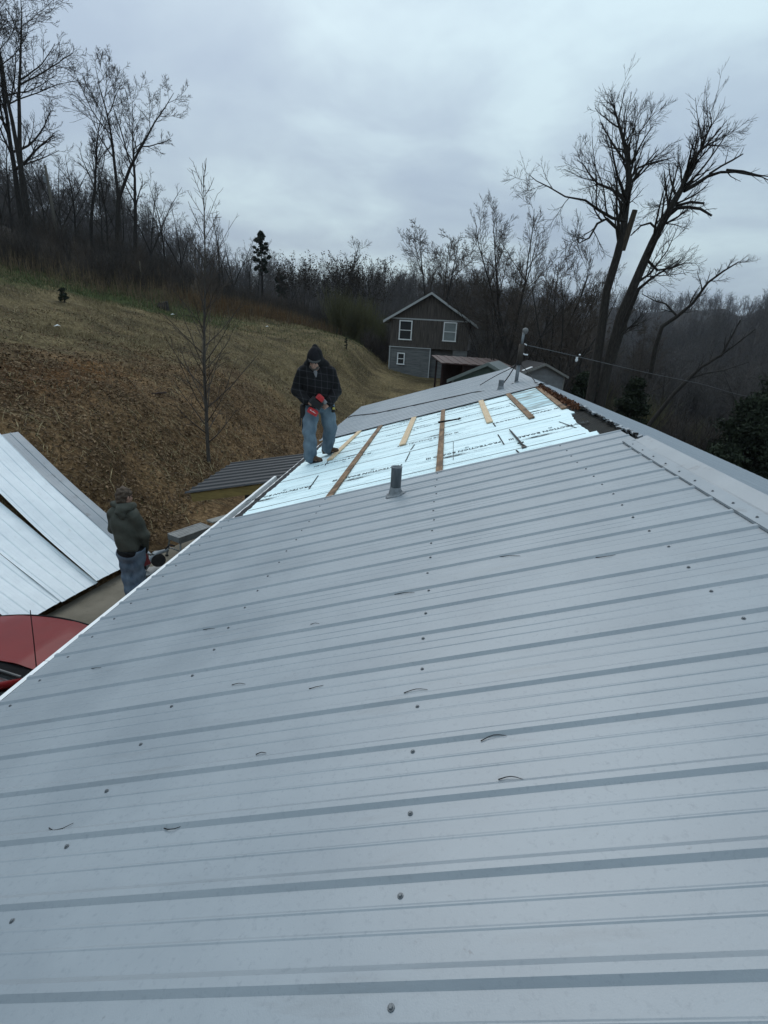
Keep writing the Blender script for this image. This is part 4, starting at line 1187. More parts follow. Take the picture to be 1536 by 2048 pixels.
def tree_meshes(seed, H, r0, style, stems=1, base=.30, lean=(0, 0), twig=.006, spread=.25, bark='dark', crown='twig', tips=None):
    rng = random.Random(seed); TWIG[0] = twig
    trunk = []; crown_ = []
    sp = SPECS[style]
    if stems == 1:
        q, rq, _ = limb(rng, (0, 0, -.35), Vector((lean[0], lean[1], 1)).normalized(), H + .35, r0, twig * 1.5, 9, .05, .03)
        trunk.append((q, rq)); ramify(rng, crown_, q, rq, 0, [(sp[0][0], sp[0][1], sp[0][2], base, *sp[0][4:])] + sp[1:], H * .82)
    else:
        q, rq, d = limb(rng, (0, 0, -.35), Vector((lean[0], lean[1], 1)).normalized(), H * base + .35, r0, r0 * .8, 4, .03, .03)
        trunk.append((q, rq))
        for s in range(stems):
            a = 2 * math.pi * s / stems + rng.uniform(-.4, .4)
            nd = (d + Vector((math.cos(a), math.sin(a), 0)) * spread * rng.uniform(.6, 1.3)).normalized()
            q2, r2, _ = limb(rng, q[-1], nd, H * (1 - base) * rng.uniform(.8, 1.05), r0 * .62, twig * 1.5, 7, .06, .05)
            trunk.append((q2, r2)); ramify(rng, crown_, q2, r2, 0, [(max(4, int(sp[0][0] * .62)), *sp[0][1:])] + sp[1:], H * .62)
    tv, tf = tubes_np(trunk, 8)
    big = [(p, r) for p, r, l in crown_ if l == 1]; small = [(p, r) for p, r, l in crown_ if l > 1]
    cv, cf = tubes_np(big, 5); sv, sf = tubes_np(small, 3)
    V = np.concatenate([cv, sv]); F = [cf, sf + len(cv)]
    return (np_mesh('trunk', tv, [tf], BARK[bark], True), np_mesh('crown', V, F, BARK[crown]), crown_)

def place_tree(meshes, x, y, label, name='bare_tree', group=None, scale=1.0, rz=0.0, z=None, cat='tree'):
    z0 = float(terrain(x, y)) if z is None else z
    t = thing(name, label, cat, (x, y, z0), rz, group)
    t.scale = (scale, scale, scale)
    link_mesh('trunk', meshes[0], t); link_mesh('crown', meshes[1], t)
    return t

# ---- the big leaning storm-torn tree on the right --------------------------------
BIG = {
 's1':[(0.25, 1.6, 0.384), (0.18, 4.64, 0.325), (0.07, 6.92, 0.293), (0.23, 8.22, 0.266), (0.28, 9.05, 0.242), (0.21, 10.13, 0.218), (0.15, 11.18, 0.195), (-0.03, 12.07, 0.154), (-0.3, 12.95, 0.115), (-0.64, 13.82, 0.076), (-0.81, 14.25, 0.047), (-0.87, 14.66, 0.019)],
 'l1':[(0.31, 9.46, 0.12), (-0.21, 9.57, 0.101), (-0.76, 9.82, 0.091), (-1.33, 10.17, 0.071), (-2.1, 10.33, 0.051), (-2.77, 10.76, 0.041), (-3.26, 10.98, 0.029), (-3.57, 11.23, 0.017)],
 'l2':[(0.21, 10.13, 0.119), (-0.12, 10.6, 0.109), (-0.47, 10.94, 0.099), (-1.01, 11.23, 0.08), (-1.4, 11.76, 0.05), (-1.7, 12.29, 0.036), (-2.0, 12.57, 0.02)],
 'l3':[(0.15, 11.18, 0.098), (0.39, 11.8, 0.077), (0.75, 12.03, 0.057), (1.17, 12.19, 0.038), (1.7, 12.4, 0.019)],
 'l4':[(-0.01, 12.07, 0.068), (-0.3, 12.58, 0.058), (-0.8, 12.71, 0.039), (-0.99, 13.18, 0.019)],
 'l5':[(0.15, 11.31, 0.078), (0.18, 12.37, 0.061), (0.2, 13.1, 0.042), (0.44, 13.5, 0.028), (0.59, 13.72, 0.015)],
 'l6':[(0.25, 9.05, 0.121), (-0.42, 9.54, 0.101), (-0.74, 9.34, 0.082), (-0.94, 8.78, 0.062), (-1.28, 8.57, 0.042), (-1.48, 8.86, 0.021)],
 'l7':[(-0.28, 12.83, 0.057), (-0.04, 13.3, 0.038), (-0.0, 13.77, 0.026), (0.02, 14.12, 0.015)],
 'stub1':[(0.37, 8.43, 0.224), (0.46, 9.05, 0.201), (0.57, 9.86, 0.178)],
 's2':[(0.65, 1.22, 0.384), (0.68, 4.04, 0.347), (0.78, 5.9, 0.316), (1.06, 7.09, 0.298), (1.29, 8.08, 0.282), (1.44, 8.7, 0.259), (1.64, 9.37, 0.236), (1.92, 10.22, 0.202), (2.07, 10.72, 0.172), (2.1, 11.34, 0.132), (2.2, 11.89, 0.103), (2.42, 12.29, 0.074), (2.48, 12.82, 0.055), (2.54, 13.22, 0.036), (2.38, 13.74, 0.018)],
 'm1':[(2.16, 10.62, 0.153), (2.51, 10.92, 0.141), (2.89, 11.31, 0.112), (3.29, 11.47, 0.083), (3.82, 11.51, 0.064), (4.32, 11.42, 0.047), (4.73, 11.31, 0.032), (5.38, 10.96, 0.018)],
 'm1b':[(2.89, 11.31, 0.084), (3.24, 11.65, 0.064), (3.55, 11.87, 0.055), (3.83, 12.08, 0.036)],
 'm1c':[(3.41, 11.45, 0.064), (3.97, 11.39, 0.055), (4.44, 11.21, 0.044), (4.88, 11.07, 0.022)],
 'stub2':[(2.09, 10.72, 0.152), (2.25, 11.09, 0.142), (2.39, 11.48, 0.122)],
 'm2':[(1.64, 9.51, 0.137), (2.06, 9.88, 0.126), (2.39, 9.87, 0.106), (2.81, 9.75, 0.086), (3.22, 9.5, 0.067)],
 'm2b':[(1.98, 9.96, 0.097), (2.47, 10.13, 0.086), (2.96, 10.06, 0.066)],
 'm3':[(1.27, 8.15, 0.101), (1.85, 7.74, 0.08), (2.37, 7.85, 0.06), (2.8, 8.06, 0.039), (3.29, 8.1, 0.02)],
 'm4':[(2.39, 12.27, 0.065), (2.71, 12.63, 0.047), (3.12, 12.92, 0.025)],
 'm5':[(1.56, 9.11, 0.089), (1.22, 9.41, 0.079), (0.9, 9.32, 0.06), (0.59, 8.95, 0.04)],
 'm6':[(1.18, 7.24, 0.102), (1.6, 7.6, 0.071), (2.04, 8.43, 0.04), (2.21, 9.23, 0.019)],
 'm7':[(1.94, 10.15, 0.058), (1.64, 10.29, 0.046), (1.53, 10.03, 0.029)],
 's3':[(0.83, 4.05, 0.195), (1.03, 5.76, 0.168), (1.29, 7.02, 0.123), (1.7, 7.46, 0.081), (2.18, 7.81, 0.05), (2.63, 8.23, 0.02)],
 'm8':[(0.84, 4.99, 0.107), (1.16, 5.47, 0.084), (1.53, 5.64, 0.063)],
}
def skel_tree(data, stems, B, az, seed, label, name, twig=.0052, spec=None, deps=None, stubs=(), bare=(), lmul=1.0):
    rng = random.Random(seed); TWIG[0] = twig
    t = thing(name, label, 'tree', B, az)
    tr = []; cr = []
    spec = spec or [(7, 44, .66, .10, .075, .05, 7), (8, 36, .56, .10, .08, .05, 5), (5, 34, .52, .15, .10, .05, 3), (3, 34, .5, .3, .1, .04, 2)]
    off = {}
    for k_, pts in data.items():
        dep = (deps or {}).get(k_, 0.0)
        pts = [(x, z if z < 10 or len(data) < 5 else 10 + (z - 10) * .76, r) for x, z, r in pts]; P_ = []; n = len(pts)
        for i, (x, z, r) in enumerate(pts):
            tt = i / max(1, n - 1)
            P_.append((x, dep * tt + .06 * math.sin(i * 1.9 + seed), z))
        Rr = [p[2] * .58 for p in pts]
        if k_ in stems:
            tr.append((P_, Rr))
        elif k_ not in stubs:
            cr.append((P_, Rr, 1))
        if k_ in stubs:
            continue
        L = sum((Vector(P_[i + 1]) - Vector(P_[i])).length for i in range(n - 1))
        sp = spec if k_ not in stems else [(int(spec[0][0] * 2.4), 42, .155, .40, .08, .08, 7)] + spec[1:]
        if k_ in bare: sp = [(3, 45, .35, .4, .14, .03, 3), (3, 40, .4, .3, .12, .03, 2)]
        ramify(rng, cr, P_, Rr, 0, sp, max(L, 2.2) * lmul)
        if k_ in ('s1', 's2') and len(data) > 5: ramify(rng, cr, P_, Rr, 0, [(20, 38, .19, .28, .05, .08, 6), (5, 34, .45, .25, .07, .06, 4), (3, 32, .45, .3, .08, .05, 2)], L)
    tv, tf = tubes_np(tr, 12)
    link_mesh('trunk', np_mesh('trunk', tv, [tf], BARK['dark'], True), t)
    a = [(p, r) for p, r, l in cr if max(r) > .03]; b = [(p, r) for p, r, l in cr if max(r) <= .03]
    cv, cf = tubes_np(a, 6); sv, sf = tubes_np(b, 3)
    link_mesh('crown', np_mesh('crown', np.concatenate([cv, sv]), [cf, sf + len(cv)], BARK['dark']), t)
    for k_ in stubs:
        pts = data[k_]; mb = MB(); mb.tube([(x, -.02, z) for x, z, r in pts], [r * .58 for x, z, r in pts], 9); mb.build('broken_limb', BARK['stub'] if k_ == 'stub1' else BARK['dark'], t)
    return t
def az_at(x, y): return -math.atan2(x + 1.7468, y)
big = skel_tree(BIG, ('s1', 's2', 's3'), (4.6, 24.2, -4.0), az_at(4.6, 24.2), 5, 'tall dark leaning tree with two torn stems and broken limbs behind the roof ridge', 'leaning_tree',
    deps={'l1': -1.2, 'l2': 1.0, 'l3': .8, 'l5': -.8, 'l6': -1.0, 'm1': .8, 'm2': -.6, 'm3': .9, 's3': .6, 's2': -.5}, stubs=('stub1', 'stub2'), bare=('m1', 'm1b', 'm1c', 'm2', 'm2b', 'm5'), lmul=.82)
CD = {'s1': [(-0.52, 3.7, 0.203), (-0.57, 5.18, 0.2), (-0.48, 6.17, 0.172), (0.08, 6.67, 0.145), (0.6, 7.25, 0.119), (1.02, 8.17, 0.093), (1.52, 8.65, 0.069), (2.02, 9.03, 0.045), (2.46, 9.03, 0.022)]
, 'c1': [(0.08, 6.67, 0.097), (-0.53, 7.22, 0.073), (-1.07, 7.38, 0.049), (-1.73, 7.71, 0.037)]
}
skel_tree(CD, ('s1',), (9.1, 28, -4.4), az_at(9.1, 28), 9, 'dark tree with a crooked stem curving out right, beyond the big leaning tree', 'crooked_tree', spec=[(7, 42, .36, .1, .16, .03, 5), (7, 42, .5, .15, .16, .03, 4), (6, 40, .5, .2, .15, .03, 3)], deps={'c1': .8})
DD = {'s1': [(-0.09, 1.29, 0.147), (0.17, 1.85, 0.145), (0.7, 2.98, 0.131), (1.09, 3.6, 0.118), (1.39, 4.03, 0.097), (1.97, 4.55, 0.076), (2.1, 5.1, 0.056), (2.27, 5.8, 0.028)]
, 'd1': [(1.09, 3.6, 0.079), (1.64, 3.84, 0.058), (2.19, 3.98, 0.038), (2.95, 4.35, 0.019)]
, 'd2': [(1.97, 4.55, 0.057), (2.39, 5.03, 0.037), (2.75, 5.49, 0.018)]
}
skel_tree(DD, ('s1',), (6.8, 22.4, -3.9), az_at(6.8, 22.4), 12, 'thin dark tree leaning far over to the right above the far roof edge', 'leaning_tree', spec=[(5, 42, .3, .2, .16, .04, 4), (5, 42, .45, .2, .16, .04, 3)], deps={'d1': .5, 'd2': -.5}, lmul=.8)

# ---- sapling on the bank ----------------------------------------------------------
def sapling():
    rng = random.Random(4); TWIG[0] = .0045
    x, y = -8.63, 14.5; z0 = float(terrain(x, y))
    t = thing('sapling', 'slim bare sapling with rising branches standing on the leafy bank behind the dark porch canopy', 'tree', (x, y, z0))
    q, rq, _ = limb(rng, (0, 0, -.2), Vector((-.012, 0, 1)), 8.0, .062, .006, 14, .018, .02)
    out_ = []
    for i in range(54):
        t_ = .09 + .88 * (i + rng.random() * .7) / 54
        f = t_ * 14; a = min(int(f), 13); p = Vector(q[a]).lerp(Vector(q[a + 1]), f - a)
        az_ = i * 2.4 + rng.uniform(-.5, .5); el_ = R(rng.uniform(28, 50) + 18 * t_)
        d = Vector((math.cos(az_) * math.cos(el_), math.sin(az_) * math.cos(el_), math.sin(el_)))
        L = (2.15 * (1 - t_) ** .75 * (.55 + .45 * min(1, t_ * 4)) + .22) * rng.uniform(.65, 1.2)
        if .30 < t_ < .52: L *= rng.uniform(.8, 1.25)
        b, br, _ = limb(rng, p, d, L * 1.08, max(.0085, .019 * (1 - t_) + .005), .0055, 7, .05, .045)
        out_.append((b, br, 1))
        ramify(rng, out_, b, br, 1, [None, (5, 40, .38, .25, .10, .06, 3), (2.5, 35, .5, .3, .1, .04, 2)], L)
    tv, tf = tubes_np([(q, rq)], 8); link_mesh('trunk', np_mesh('trunk', tv, [tf], BARK['grey'], True), t)
    cv, cf = tubes_np([(p, r) for p, r, l in out_], 4); link_mesh('crown', np_mesh('crown', cv, [cf], BARK['brown']), t)
sapling()

# ---- trees along the brow, left -----------------------------------------------------
TM = {
 'tall': tree_meshes(21, 15.6, .27, 'broad', 2, .28, twig=.011, spread=.10),
 'tall2': tree_meshes(22, 14.3, .24, 'broad', 1, .30, twig=.011),
 'lean': tree_meshes(23, 13.0, .24, 'broad', 1, .35, lean=(.10, 0), twig=.011),
 'slim': tree_meshes(24, 10.4, .17, 'upright', 1, .38, twig=.010),
 'wide': tree_meshes(35, 12.4, .21, 'broad', 2, .34, twig=.010, spread=.22),
 'wide2': tree_meshes(26, 11.5, .19, 'upright', 1, .35, lean=(.05, 0), twig=.010),
 'small': tree_meshes(27, 7.0, .10, 'small', 3, .15, twig=.009, spread=.35),
 'small2': tree_meshes(28, 7.0, .11, 'small', 1, .15, twig=.009),
 'vase': tree_meshes(29, 12.6, .20, 'vase', 5, .16, twig=.009, spread=.50, crown='brown'),
 'vase2': tree_meshes(30, 11.0, .17, 'vase', 4, .14, twig=.009, spread=.52, crown='brown'),
 'far': tree_meshes(31, 18, .30, 'broad', 3, .25, twig=.016, spread=.40, crown='brown'),
 'far2': tree_meshes(32, 18, .26, 'vase', 3, .22, twig=.016, spread=.30, crown='brown'),
}
LEFT = [('tall', -33.1, 39.0, 1, .3, 'tallest bare tree with a double trunk on the brow at the upper left'),
 ('lean', -35.6, 35.5, 1, 1.2, 'tall bare tree at the left margin whose limbs reach in over the brow'),
 ('tall2', -35.6, 41.5, 1, 2.0, 'tall bare tree close behind the double trunked one at the upper left'),
 ('slim', -32.1, 44.7, 1, .7, 'narrow bare tree with a small upright crown, right of the tallest trees on the brow'),
 ('wide', -28.4, 42.3, 1, 2.9, 'wide crowned bare tree on the brow, its low limb reaching right over the hillside'),
 ('wide2', -28.9, 45.6, 1, .5, 'bare tree just behind the wide crowned one on the brow')]
for k_, x, y, s, rz, lab in LEFT: place_tree(TM[k_], x, y, lab, group=None, scale=s, rz=rz)
r4 = random.Random(17)
for i, (x, y, s) in enumerate([(-26.3, 45.8, .97), (-35, 45.1, .98), (-37.7, 42.9, 1), (-38.3, 47.6, .85), (-35.3, 47.3, .95), (-28.3, 47, 1.0), (-25.6, 55.1, 1.05), (-25, 57.5, 1.0), (-24.2, 59.9, .85), (-30.5, 46.5, .9), (-32.5, 47.5, 1.0), (-27.0, 50, .95), (-23.8, 52, .72), (-34.2, 43.5, .7), (-30.2, 43.2, .75), (-36.5, 40.5, .8), (-39.5, 41, 1.1), (-28.0, 44.0, .55), (-22.0, 56.5, .7), (-20.0, 60, .7)]):
    place_tree(TM['small' if i % 2 else 'small2'], x, y, 'small bushy bare tree in the thicket along the brow', name='thicket_tree', group='small trees in the thicket along the brow', scale=s * 1.0, rz=r4.uniform(0, 6))
# trees behind and beside the boarded house
place_tree(TM['far'], -3.8, 75, 'wide crowned bare tree rising directly behind the boarded house', scale=1.0, rz=1.0)
place_tree(TM['far2'], -.6, 80, 'bare tree with an upright fan of branches behind the right side of the boarded house', scale=.95, rz=2.0)
place_tree(TM['vase'], 3.4, 44.7, 'round vase shaped bare tree right of the boarded house, tallest of its clump', scale=1.0, rz=.5)
place_tree(TM['vase2'], 5.6, 39.3, 'bare multi stemmed tree between the vase shaped tree and the big leaning tree', scale=1.0, rz=2.4)
place_tree(TM['vase2'], 5.2, 33.2, 'bare multi stemmed tree close behind the big leaning tree', scale=.86, rz=4.4)
place_tree(TM['vase'], 2.6, 55.8, 'bare vase shaped tree farther back beside the boarded house', scale=.9, rz=3.3)
place_tree(TM['vase2'], 8.2, 42, 'bare tree seen between the two stems of the leaning tree', scale=.85, rz=5.3)
place_tree(TM['slim'], -14.3, 62.8, 'single slender bare tree standing up out of the seed headed bushes', scale=.92, rz=1)
place_tree(TM['far2'], 20, 62, 'bare tree on the valley side at the right margin', scale=.62, rz=1)
place_tree(TM['far'], 15, 70, 'bare tree on the valley side right of the crooked tree', scale=.55, rz=3)
rv = random.Random(77)
for i in range(16):
    x = rv.uniform(7.5, 26); y = rv.uniform(30, 58)
    place_tree(TM['small' if i % 2 else 'small2'], x, y, 'small bare tree on the wooded slope right of the house', name='thicket_tree', group='small trees on the slope to the right', scale=rv.uniform(.55, .95), rz=rv.uniform(0, 6))
for i in range(14):
    x = rv.uniform(1.5, 9); y = rv.uniform(32, 60)
    place_tree(TM['small' if i % 2 else 'small2'], x, y, 'small bare tree in the scrub beside the boarded house', name='thicket_tree', group='small trees in the scrub beside the boarded house', scale=rv.uniform(.6, 1.1), rz=rv.uniform(0, 6))
for i in range(6):
    x = rv.uniform(-19, -9); y = 62 + rv.uniform(0, 6)
    place_tree(TM['small' if i % 2 else 'small2'], x, y, 'small bare tree in the hedge at the far end of the hillside', name='thicket_tree', group='small trees at the far end of the hillside', scale=rv.uniform(.5, .85), rz=rv.uniform(0, 6))

# ---- leafy sprays: evergreens, seed headed bushes, dead leaves ------------------------
def sprays(seed, pts, size, m, name, parent, flat=.6):
    """many small leaf faces, one two-sided quad per point"""
    rg = np.random.default_rng(seed); P_ = np.asarray(pts, float); n = len(P_)
    a = rg.normal(size=(n, 3)); a /= np.linalg.norm(a, axis=1, keepdims=True)
    b = rg.normal(size=(n, 3)); b -= a * (a * b).sum(1, keepdims=True); b /= np.linalg.norm(b, axis=1, keepdims=True)
    s = size * rg.uniform(.6, 1.4, (n, 1)); w = s * flat
    V = np.stack([P_ - a * s * .5, P_ + b * w * .5, P_ + a * s * .5, P_ - b * w * .5], 1).reshape(-1, 3)
    F = np.arange(4 * n).reshape(n, 4)
    return link_mesh(name, np_mesh(name, V, [F], m), parent)
EVG = material('cedar_foliage', (.010, .016, .009), (.026, .036, .018), 1.5, rough=.9)
PINE = material('pine_needles', (.012, .020, .013), (.024, .034, .02), 2.5, rough=.9)
SEED = material('dead_seed_heads', (.022, .018, .014), (.05, .04, .03), 2, rough=.95)
def evergreen(x, y, H, rad, label, seed, m=EVG, name='cedar_tree', base=.08, clumps=70, per=170, size=.20, shape='cone', z=None):
    rg = np.random.default_rng(seed); z0 = float(terrain(x, y)) if z is None else z
    t = thing(name, label, 'tree', (x, y, z0))
    mb = MB(); mb.tube([(0, 0, -.3), (.05, 0, H * .5), (0, 0, H * .96)], [.05 + H * .012, .03 + H * .007, .015], 7); mb.build('trunk', BARK['dark'], t, True)
    C_ = []
    for i in range(clumps):
        h = base + (1 - base) * rg.random() ** .8
        rr_ = rad * ((1 - h) ** .75 + .06) if shape == 'cone' else rad * math.sin(math.pi * min(1, (h - base) / (1 - base) * .85 + .12)) ** .6
        a = rg.uniform(0, 6.28); q = rr_ * rg.uniform(.35, 1.0)
        c = np.array([math.cos(a) * q, math.sin(a) * q, h * H])
        C_.append(c + rg.normal(0, 1, (per, 3)) * np.array([.16, .16, .10]) * (rad * .75 if shape == 'cone' else rad * .5))
    sprays(seed, np.concatenate(C_), size, m, 'crown', t, .45)
    return t
evergreen(10.9, 20.9, 4.6, 1.9, 'large dark cedar at the right margin beyond the right roof slope', 3, clumps=90, per=220, size=.17)
evergreen(9.2, 19.6, 3.0, 1.5, 'low dark cedar in front of the large one, just over the right eave', 4, clumps=60, per=200, size=.16)
evergreen(13.2, 23.5, 4.0, 1.9, 'dark cedar partly outside the picture beyond the right eave', 6, clumps=60, per=200, size=.18)
evergreen(7.0, 25.2, 3.1, 1.1, 'small dark cedar below the thin leaning tree', 5, clumps=50, per=160, size=.16)
evergreen(6.3, 31.0, 3.0, 1.4, 'bushy dark evergreen behind the base of the big leaning tree', 8, clumps=50, per=150, size=.2)
evergreen(-23.6, 62.3, 7.9, 1.0, 'slim dark pine with a clumpy crown on the skyline', 11, PINE, 'pine_tree', .42, 60, 110, .26, 'col')
evergreen(-21.9, 64, 5.0, .8, 'shorter dark pine beside the slim skyline pine', 12, PINE, 'pine_tree', .40, 36, 100, .26, 'col')
evergreen(-20.7, 25.2, .62, .38, 'little dark cedar bush alone on the mown hillside', 13, EVG, 'cedar_bush', .05, 24, 60, .07)
evergreen(-9.6, 41.5, .8, .25, 'little green cedar seedling on the grass near the boarded house', 14, EVG, 'cedar_bush', .05, 12, 50, .07)
# tall bushes with dark seed heads on the skyline
def seed_bush(x, y, H, seed, label):
    rng = random.Random(seed); rg = np.random.default_rng(seed)
    z0 = float(terrain(x, y)); t = thing('seed_headed_bush', label, 'bush', (x, y, z0), 0, None)
    st = []; tips = []
    for i in range(9):
        a = rng.uniform(0, 6.28); d = Vector((math.cos(a) * .22, math.sin(a) * .22, 1)).normalized()
        q, rq, _ = limb(rng, (rng.uniform(-.4, .4), rng.uniform(-.4, .4), -.2), d, H * rng.uniform(.75, 1.0), .035, .010, 7, .06, .02)
        st.append((q, rq)); out_ = []
        TWIG[0] = .008
        ramify(rng, out_, q, rq, 0, [(7, 45, .26, .5, .12, .08, 3)], H)
        for p, r, l in out_: st.append((p, r)); tips.append(p[-1]); tips.append(p[-2])
        tips.append(q[-1])
    v, f = tubes_np(st, 3); link_mesh('stem', np_mesh('stem', v, [f], BARK['twig']), t)
    T_ = np.repeat(np.array(tips), 6, 0); T_ = T_ + rg.normal(0, 1, T_.shape) * np.array([.10, .10, .16])
    sprays(seed, T_, .19, SEED, 'seed_head', t, .5)['kind'] = 'stuff'
for i, (x, y, H) in enumerate([(-19.2, 58.5, 6.6), (-17.6, 57.8, 7.0), (-16.2, 58.8, 7.4), (-14.8, 58.2, 7.9), (-13.0, 58.9, 8.4), (-11.4, 59.4, 8.6), (-9.4, 59.5, 9.0)]):
    seed_bush(x, y, H, 50 + i, ['leftmost tall bush with dark seed heads on the skyline', 'tall bush with dark seed heads, second from the pines', 'tall bush with dark seed heads left of the slender bare tree', 'tall seed headed bush just left of the slender bare tree', 'tall seed headed bush just right of the slender bare tree', 'tall seed headed bush above the olive green thicket', 'rightmost tall seed headed bush, nearest the boarded house'][i])

# ---- shrub prototypes for thickets ------------------------------------------------------
def shrub_mesh(seed, H, ns, m, twig=.006, spread=.35, k=3, ram=(6, 34, .34, .15, .1, .08, 2)):
    rng = random.Random(seed); TWIG[0] = twig; st = []
    for i in range(ns):
        a = rng.uniform(0, 6.28); s = rng.uniform(.05, spread)
        q, rq, _ = limb(rng, (rng.uniform(-.4, .4), rng.uniform(-.4, .4), -.15), Vector((math.cos(a) * s, math.sin(a) * s, 1)).normalized(), H * rng.uniform(.5, 1.0), twig * 2.2, twig * .6, 5, .07, .03)
        st.append((q, rq)); out_ = []; ramify(rng, out_, q, rq, 0, [ram], H * .9); st += [(p, r) for p, r, l in out_]
    v, f = tubes_np(st, k)
    return np_mesh('brushwood', v, [f], m)
def field(name, protos, P_, sc, label=None, cat=None):
    """one stuff object: vertices at P_ carrying instances of prototype objects (geometry nodes)"""
    me = bpy.data.meshes.new(name); me.vertices.add(len(P_)); me.vertices.foreach_set('co', np.asarray(P_, np.float32).ravel())
    at = me.attributes.new('size', 'FLOAT', 'POINT'); at.data.foreach_set('value', np.asarray(sc, np.float32))
    o = link_mesh(name, me); tag(o, kind='stuff')
    ng = bpy.data.node_groups.new(name, 'GeometryNodeTree')
    ng.interface.new_socket('Geometry', in_out='INPUT', socket_type='NodeSocketGeometry'); ng.interface.new_socket('Geometry', in_out='OUTPUT', socket_type='NodeSocketGeometry')
    gi = ng.nodes.new('NodeGroupInput'); go = ng.nodes.new('NodeGroupOutput')
    jn = ng.nodes.new('GeometryNodeJoinGeometry')
    for p in reversed(protos):
        oi = ng.nodes.new('GeometryNodeObjectInfo'); oi.inputs['Object'].default_value = p; oi.inputs['As Instance'].default_value = True; oi.transform_space = 'ORIGINAL'
        ng.links.new(oi.outputs['Geometry'], jn.inputs[0])
    ip = ng.nodes.new('GeometryNodeInstanceOnPoints'); ip.inputs['Pick Instance'].default_value = True
    ng.links.new(gi.outputs[0], ip.inputs['Points']); ng.links.new(jn.outputs[0], ip.inputs['Instance'])
    rv_ = ng.nodes.new('FunctionNodeRandomValue'); rv_.data_type = 'FLOAT_VECTOR'; rv_.inputs[0].default_value = (-.08, -.08, 0); rv_.inputs[1].default_value = (.08, .08, 6.28)
    er = ng.nodes.new('FunctionNodeEulerToRotation'); ng.links.new(rv_.outputs[0], er.inputs[0]); ng.links.new(er.outputs[0], ip.inputs['Rotation'])
    na = ng.nodes.new('GeometryNodeInputNamedAttribute'); na.data_type = 'FLOAT'; na.inputs[0].default_value = 'size'; ng.links.new(na.outputs[0], ip.inputs['Scale'])
    ng.links.new(ip.outputs[0], go.inputs[0])
    md = o.modifiers.new('field', 'NODES'); md.node_group = ng
    return o
SH = []
for i, (x, y, H, m, lab) in enumerate([(-30.0, 38.6, 2.6, 'twig', 'dark brown bramble bush at the edge of the brow, left of the pole'), (-24.5, 42.0, 2.4, 'brown', 'brown bramble bush at the edge of the brow below the wide crowned tree'), (-27.4, 40.2, 2.2, 'twig', 'low dark bush on the brow between the pole and the wide crowned tree'), (7.6, 27.5, 2.6, 'brown', 'brown bush below the crooked tree on the right')]):
    o = link_mesh('bramble_bush', shrub_mesh(60 + i, H, 18, BARK[m], .008)); o.location = (x, y, float(terrain(x, y))); tag(o, lab, 'bush'); SH.append(o)
OL = link_mesh('willow_bush', shrub_mesh(70, 4.6, 46, BARK['olive'], .009, .30, 3, (6, 16, .30, .2, .05, .12, 2))); OL.location = (-10.4, 53.2, float(terrain(-10.4, 53.2)) - .2); tag(OL, 'olive green thicket of upright stems left of the boarded house, nearest one', 'bush')
rg = np.random.default_rng(5)
pts = []
def scat(n, fx): 
    for _ in range(n): pts.append(fx())
d_ = lambda: rg.uniform(.8, 14) ** 1.0
def brow_pt():
    y = rg.uniform(18, 60); bx = float(np.interp(y, [-40, 20, 28.5, 35, 42.5, 51, 56.5, 90], [-29, -28, -27, -20.8, -18.3, -14, -9.9, 20])); return (bx - 4.0 - rg.exponential(5.5), y + rg.uniform(-1, 1), rg.uniform(.5, 1.0))
scat(480, brow_pt)
scat(150, lambda: (rg.uniform(-22, -8), rg.uniform(56.5, 68), rg.uniform(.7, 1.2)))
scat(170, lambda: (rg.uniform(1.2, 10), rg.uniform(36, 60), rg.uniform(.8, 1.5)))
scat(330, lambda: (rg.uniform(6.2, 30), rg.uniform(20, 55), rg.uniform(.5, 1.2)))
scat(60, lambda: (rg.uniform(-9.6, -7.4), rg.uniform(49, 58), rg.uniform(.4, .9)))
A_ = np.array(pts); Z_ = terrain(A_[:, 0], A_[:, 1])
field('brushwood', SH, np.stack([A_[:, 0], A_[:, 1], Z_], 1), A_[:, 2])
pts = []; scat(26, lambda: (rg.uniform(-13.2, -8.4), rg.uniform(52.5, 57.5), rg.uniform(.7, 1.15))); scat(10, lambda: (rg.uniform(7.5, 14), rg.uniform(26, 40), rg.uniform(.4, .6)))
A_ = np.array(pts); field('willow_thicket', [OL], np.stack([A_[:, 0], A_[:, 1], terrain(A_[:, 0], A_[:, 1])], 1), A_[:, 2])
# distant wood on the ridges
FW = []
def wood_tree(seed, H, st, m):
    rng = random.Random(seed); TWIG[0] = .035; out_ = []
    q, rq, _ = limb(rng, (0, 0, -.5), Vector((0, 0, 1)), H, .24, .04, 7, .04, .02)
    ramify(rng, out_, q, rq, 0, [(13, 40, .40, .25, .09, .08, 4), (5, 40, .5, .2, .1, .06, 2), (3, 36, .5, .2, .1, .05, 1)], H)
    v, f = tubes_np([(q, rq)] + [(p, r) for p, r, l in out_], 3)
    return np_mesh('wood_tree', v, [f], m)
WOODM = material('far_wood_bark', (.046, .040, .036), (.078, .070, .064), .05, rough=.95)
for i, (x, y) in enumerate([(-40, 118), (-12, 122), (14, 126), (46, 112)]):
    o = link_mesh('wood_tree', wood_tree(80 + i, 13 + i, 0, WOODM)); o.location = (x, y, float(terrain(x, y))); FW.append(o)
    tag(o, ['grey bare tree in the wood beyond the skyline pine', 'grey bare tree in the wood behind the seed headed bushes', 'grey bare tree in the wood right behind the boarded house', 'grey bare tree in the valley wood at the right'][i], 'tree')
NW = 13000; a = np.radians(rg.uniform(-58, 50, NW)); r = np.where(rg.random(NW) < .36, rg.uniform(95, 260, NW), rg.uniform(230, 720, NW))
X_ = r * np.sin(a); Y_ = r * np.cos(a)
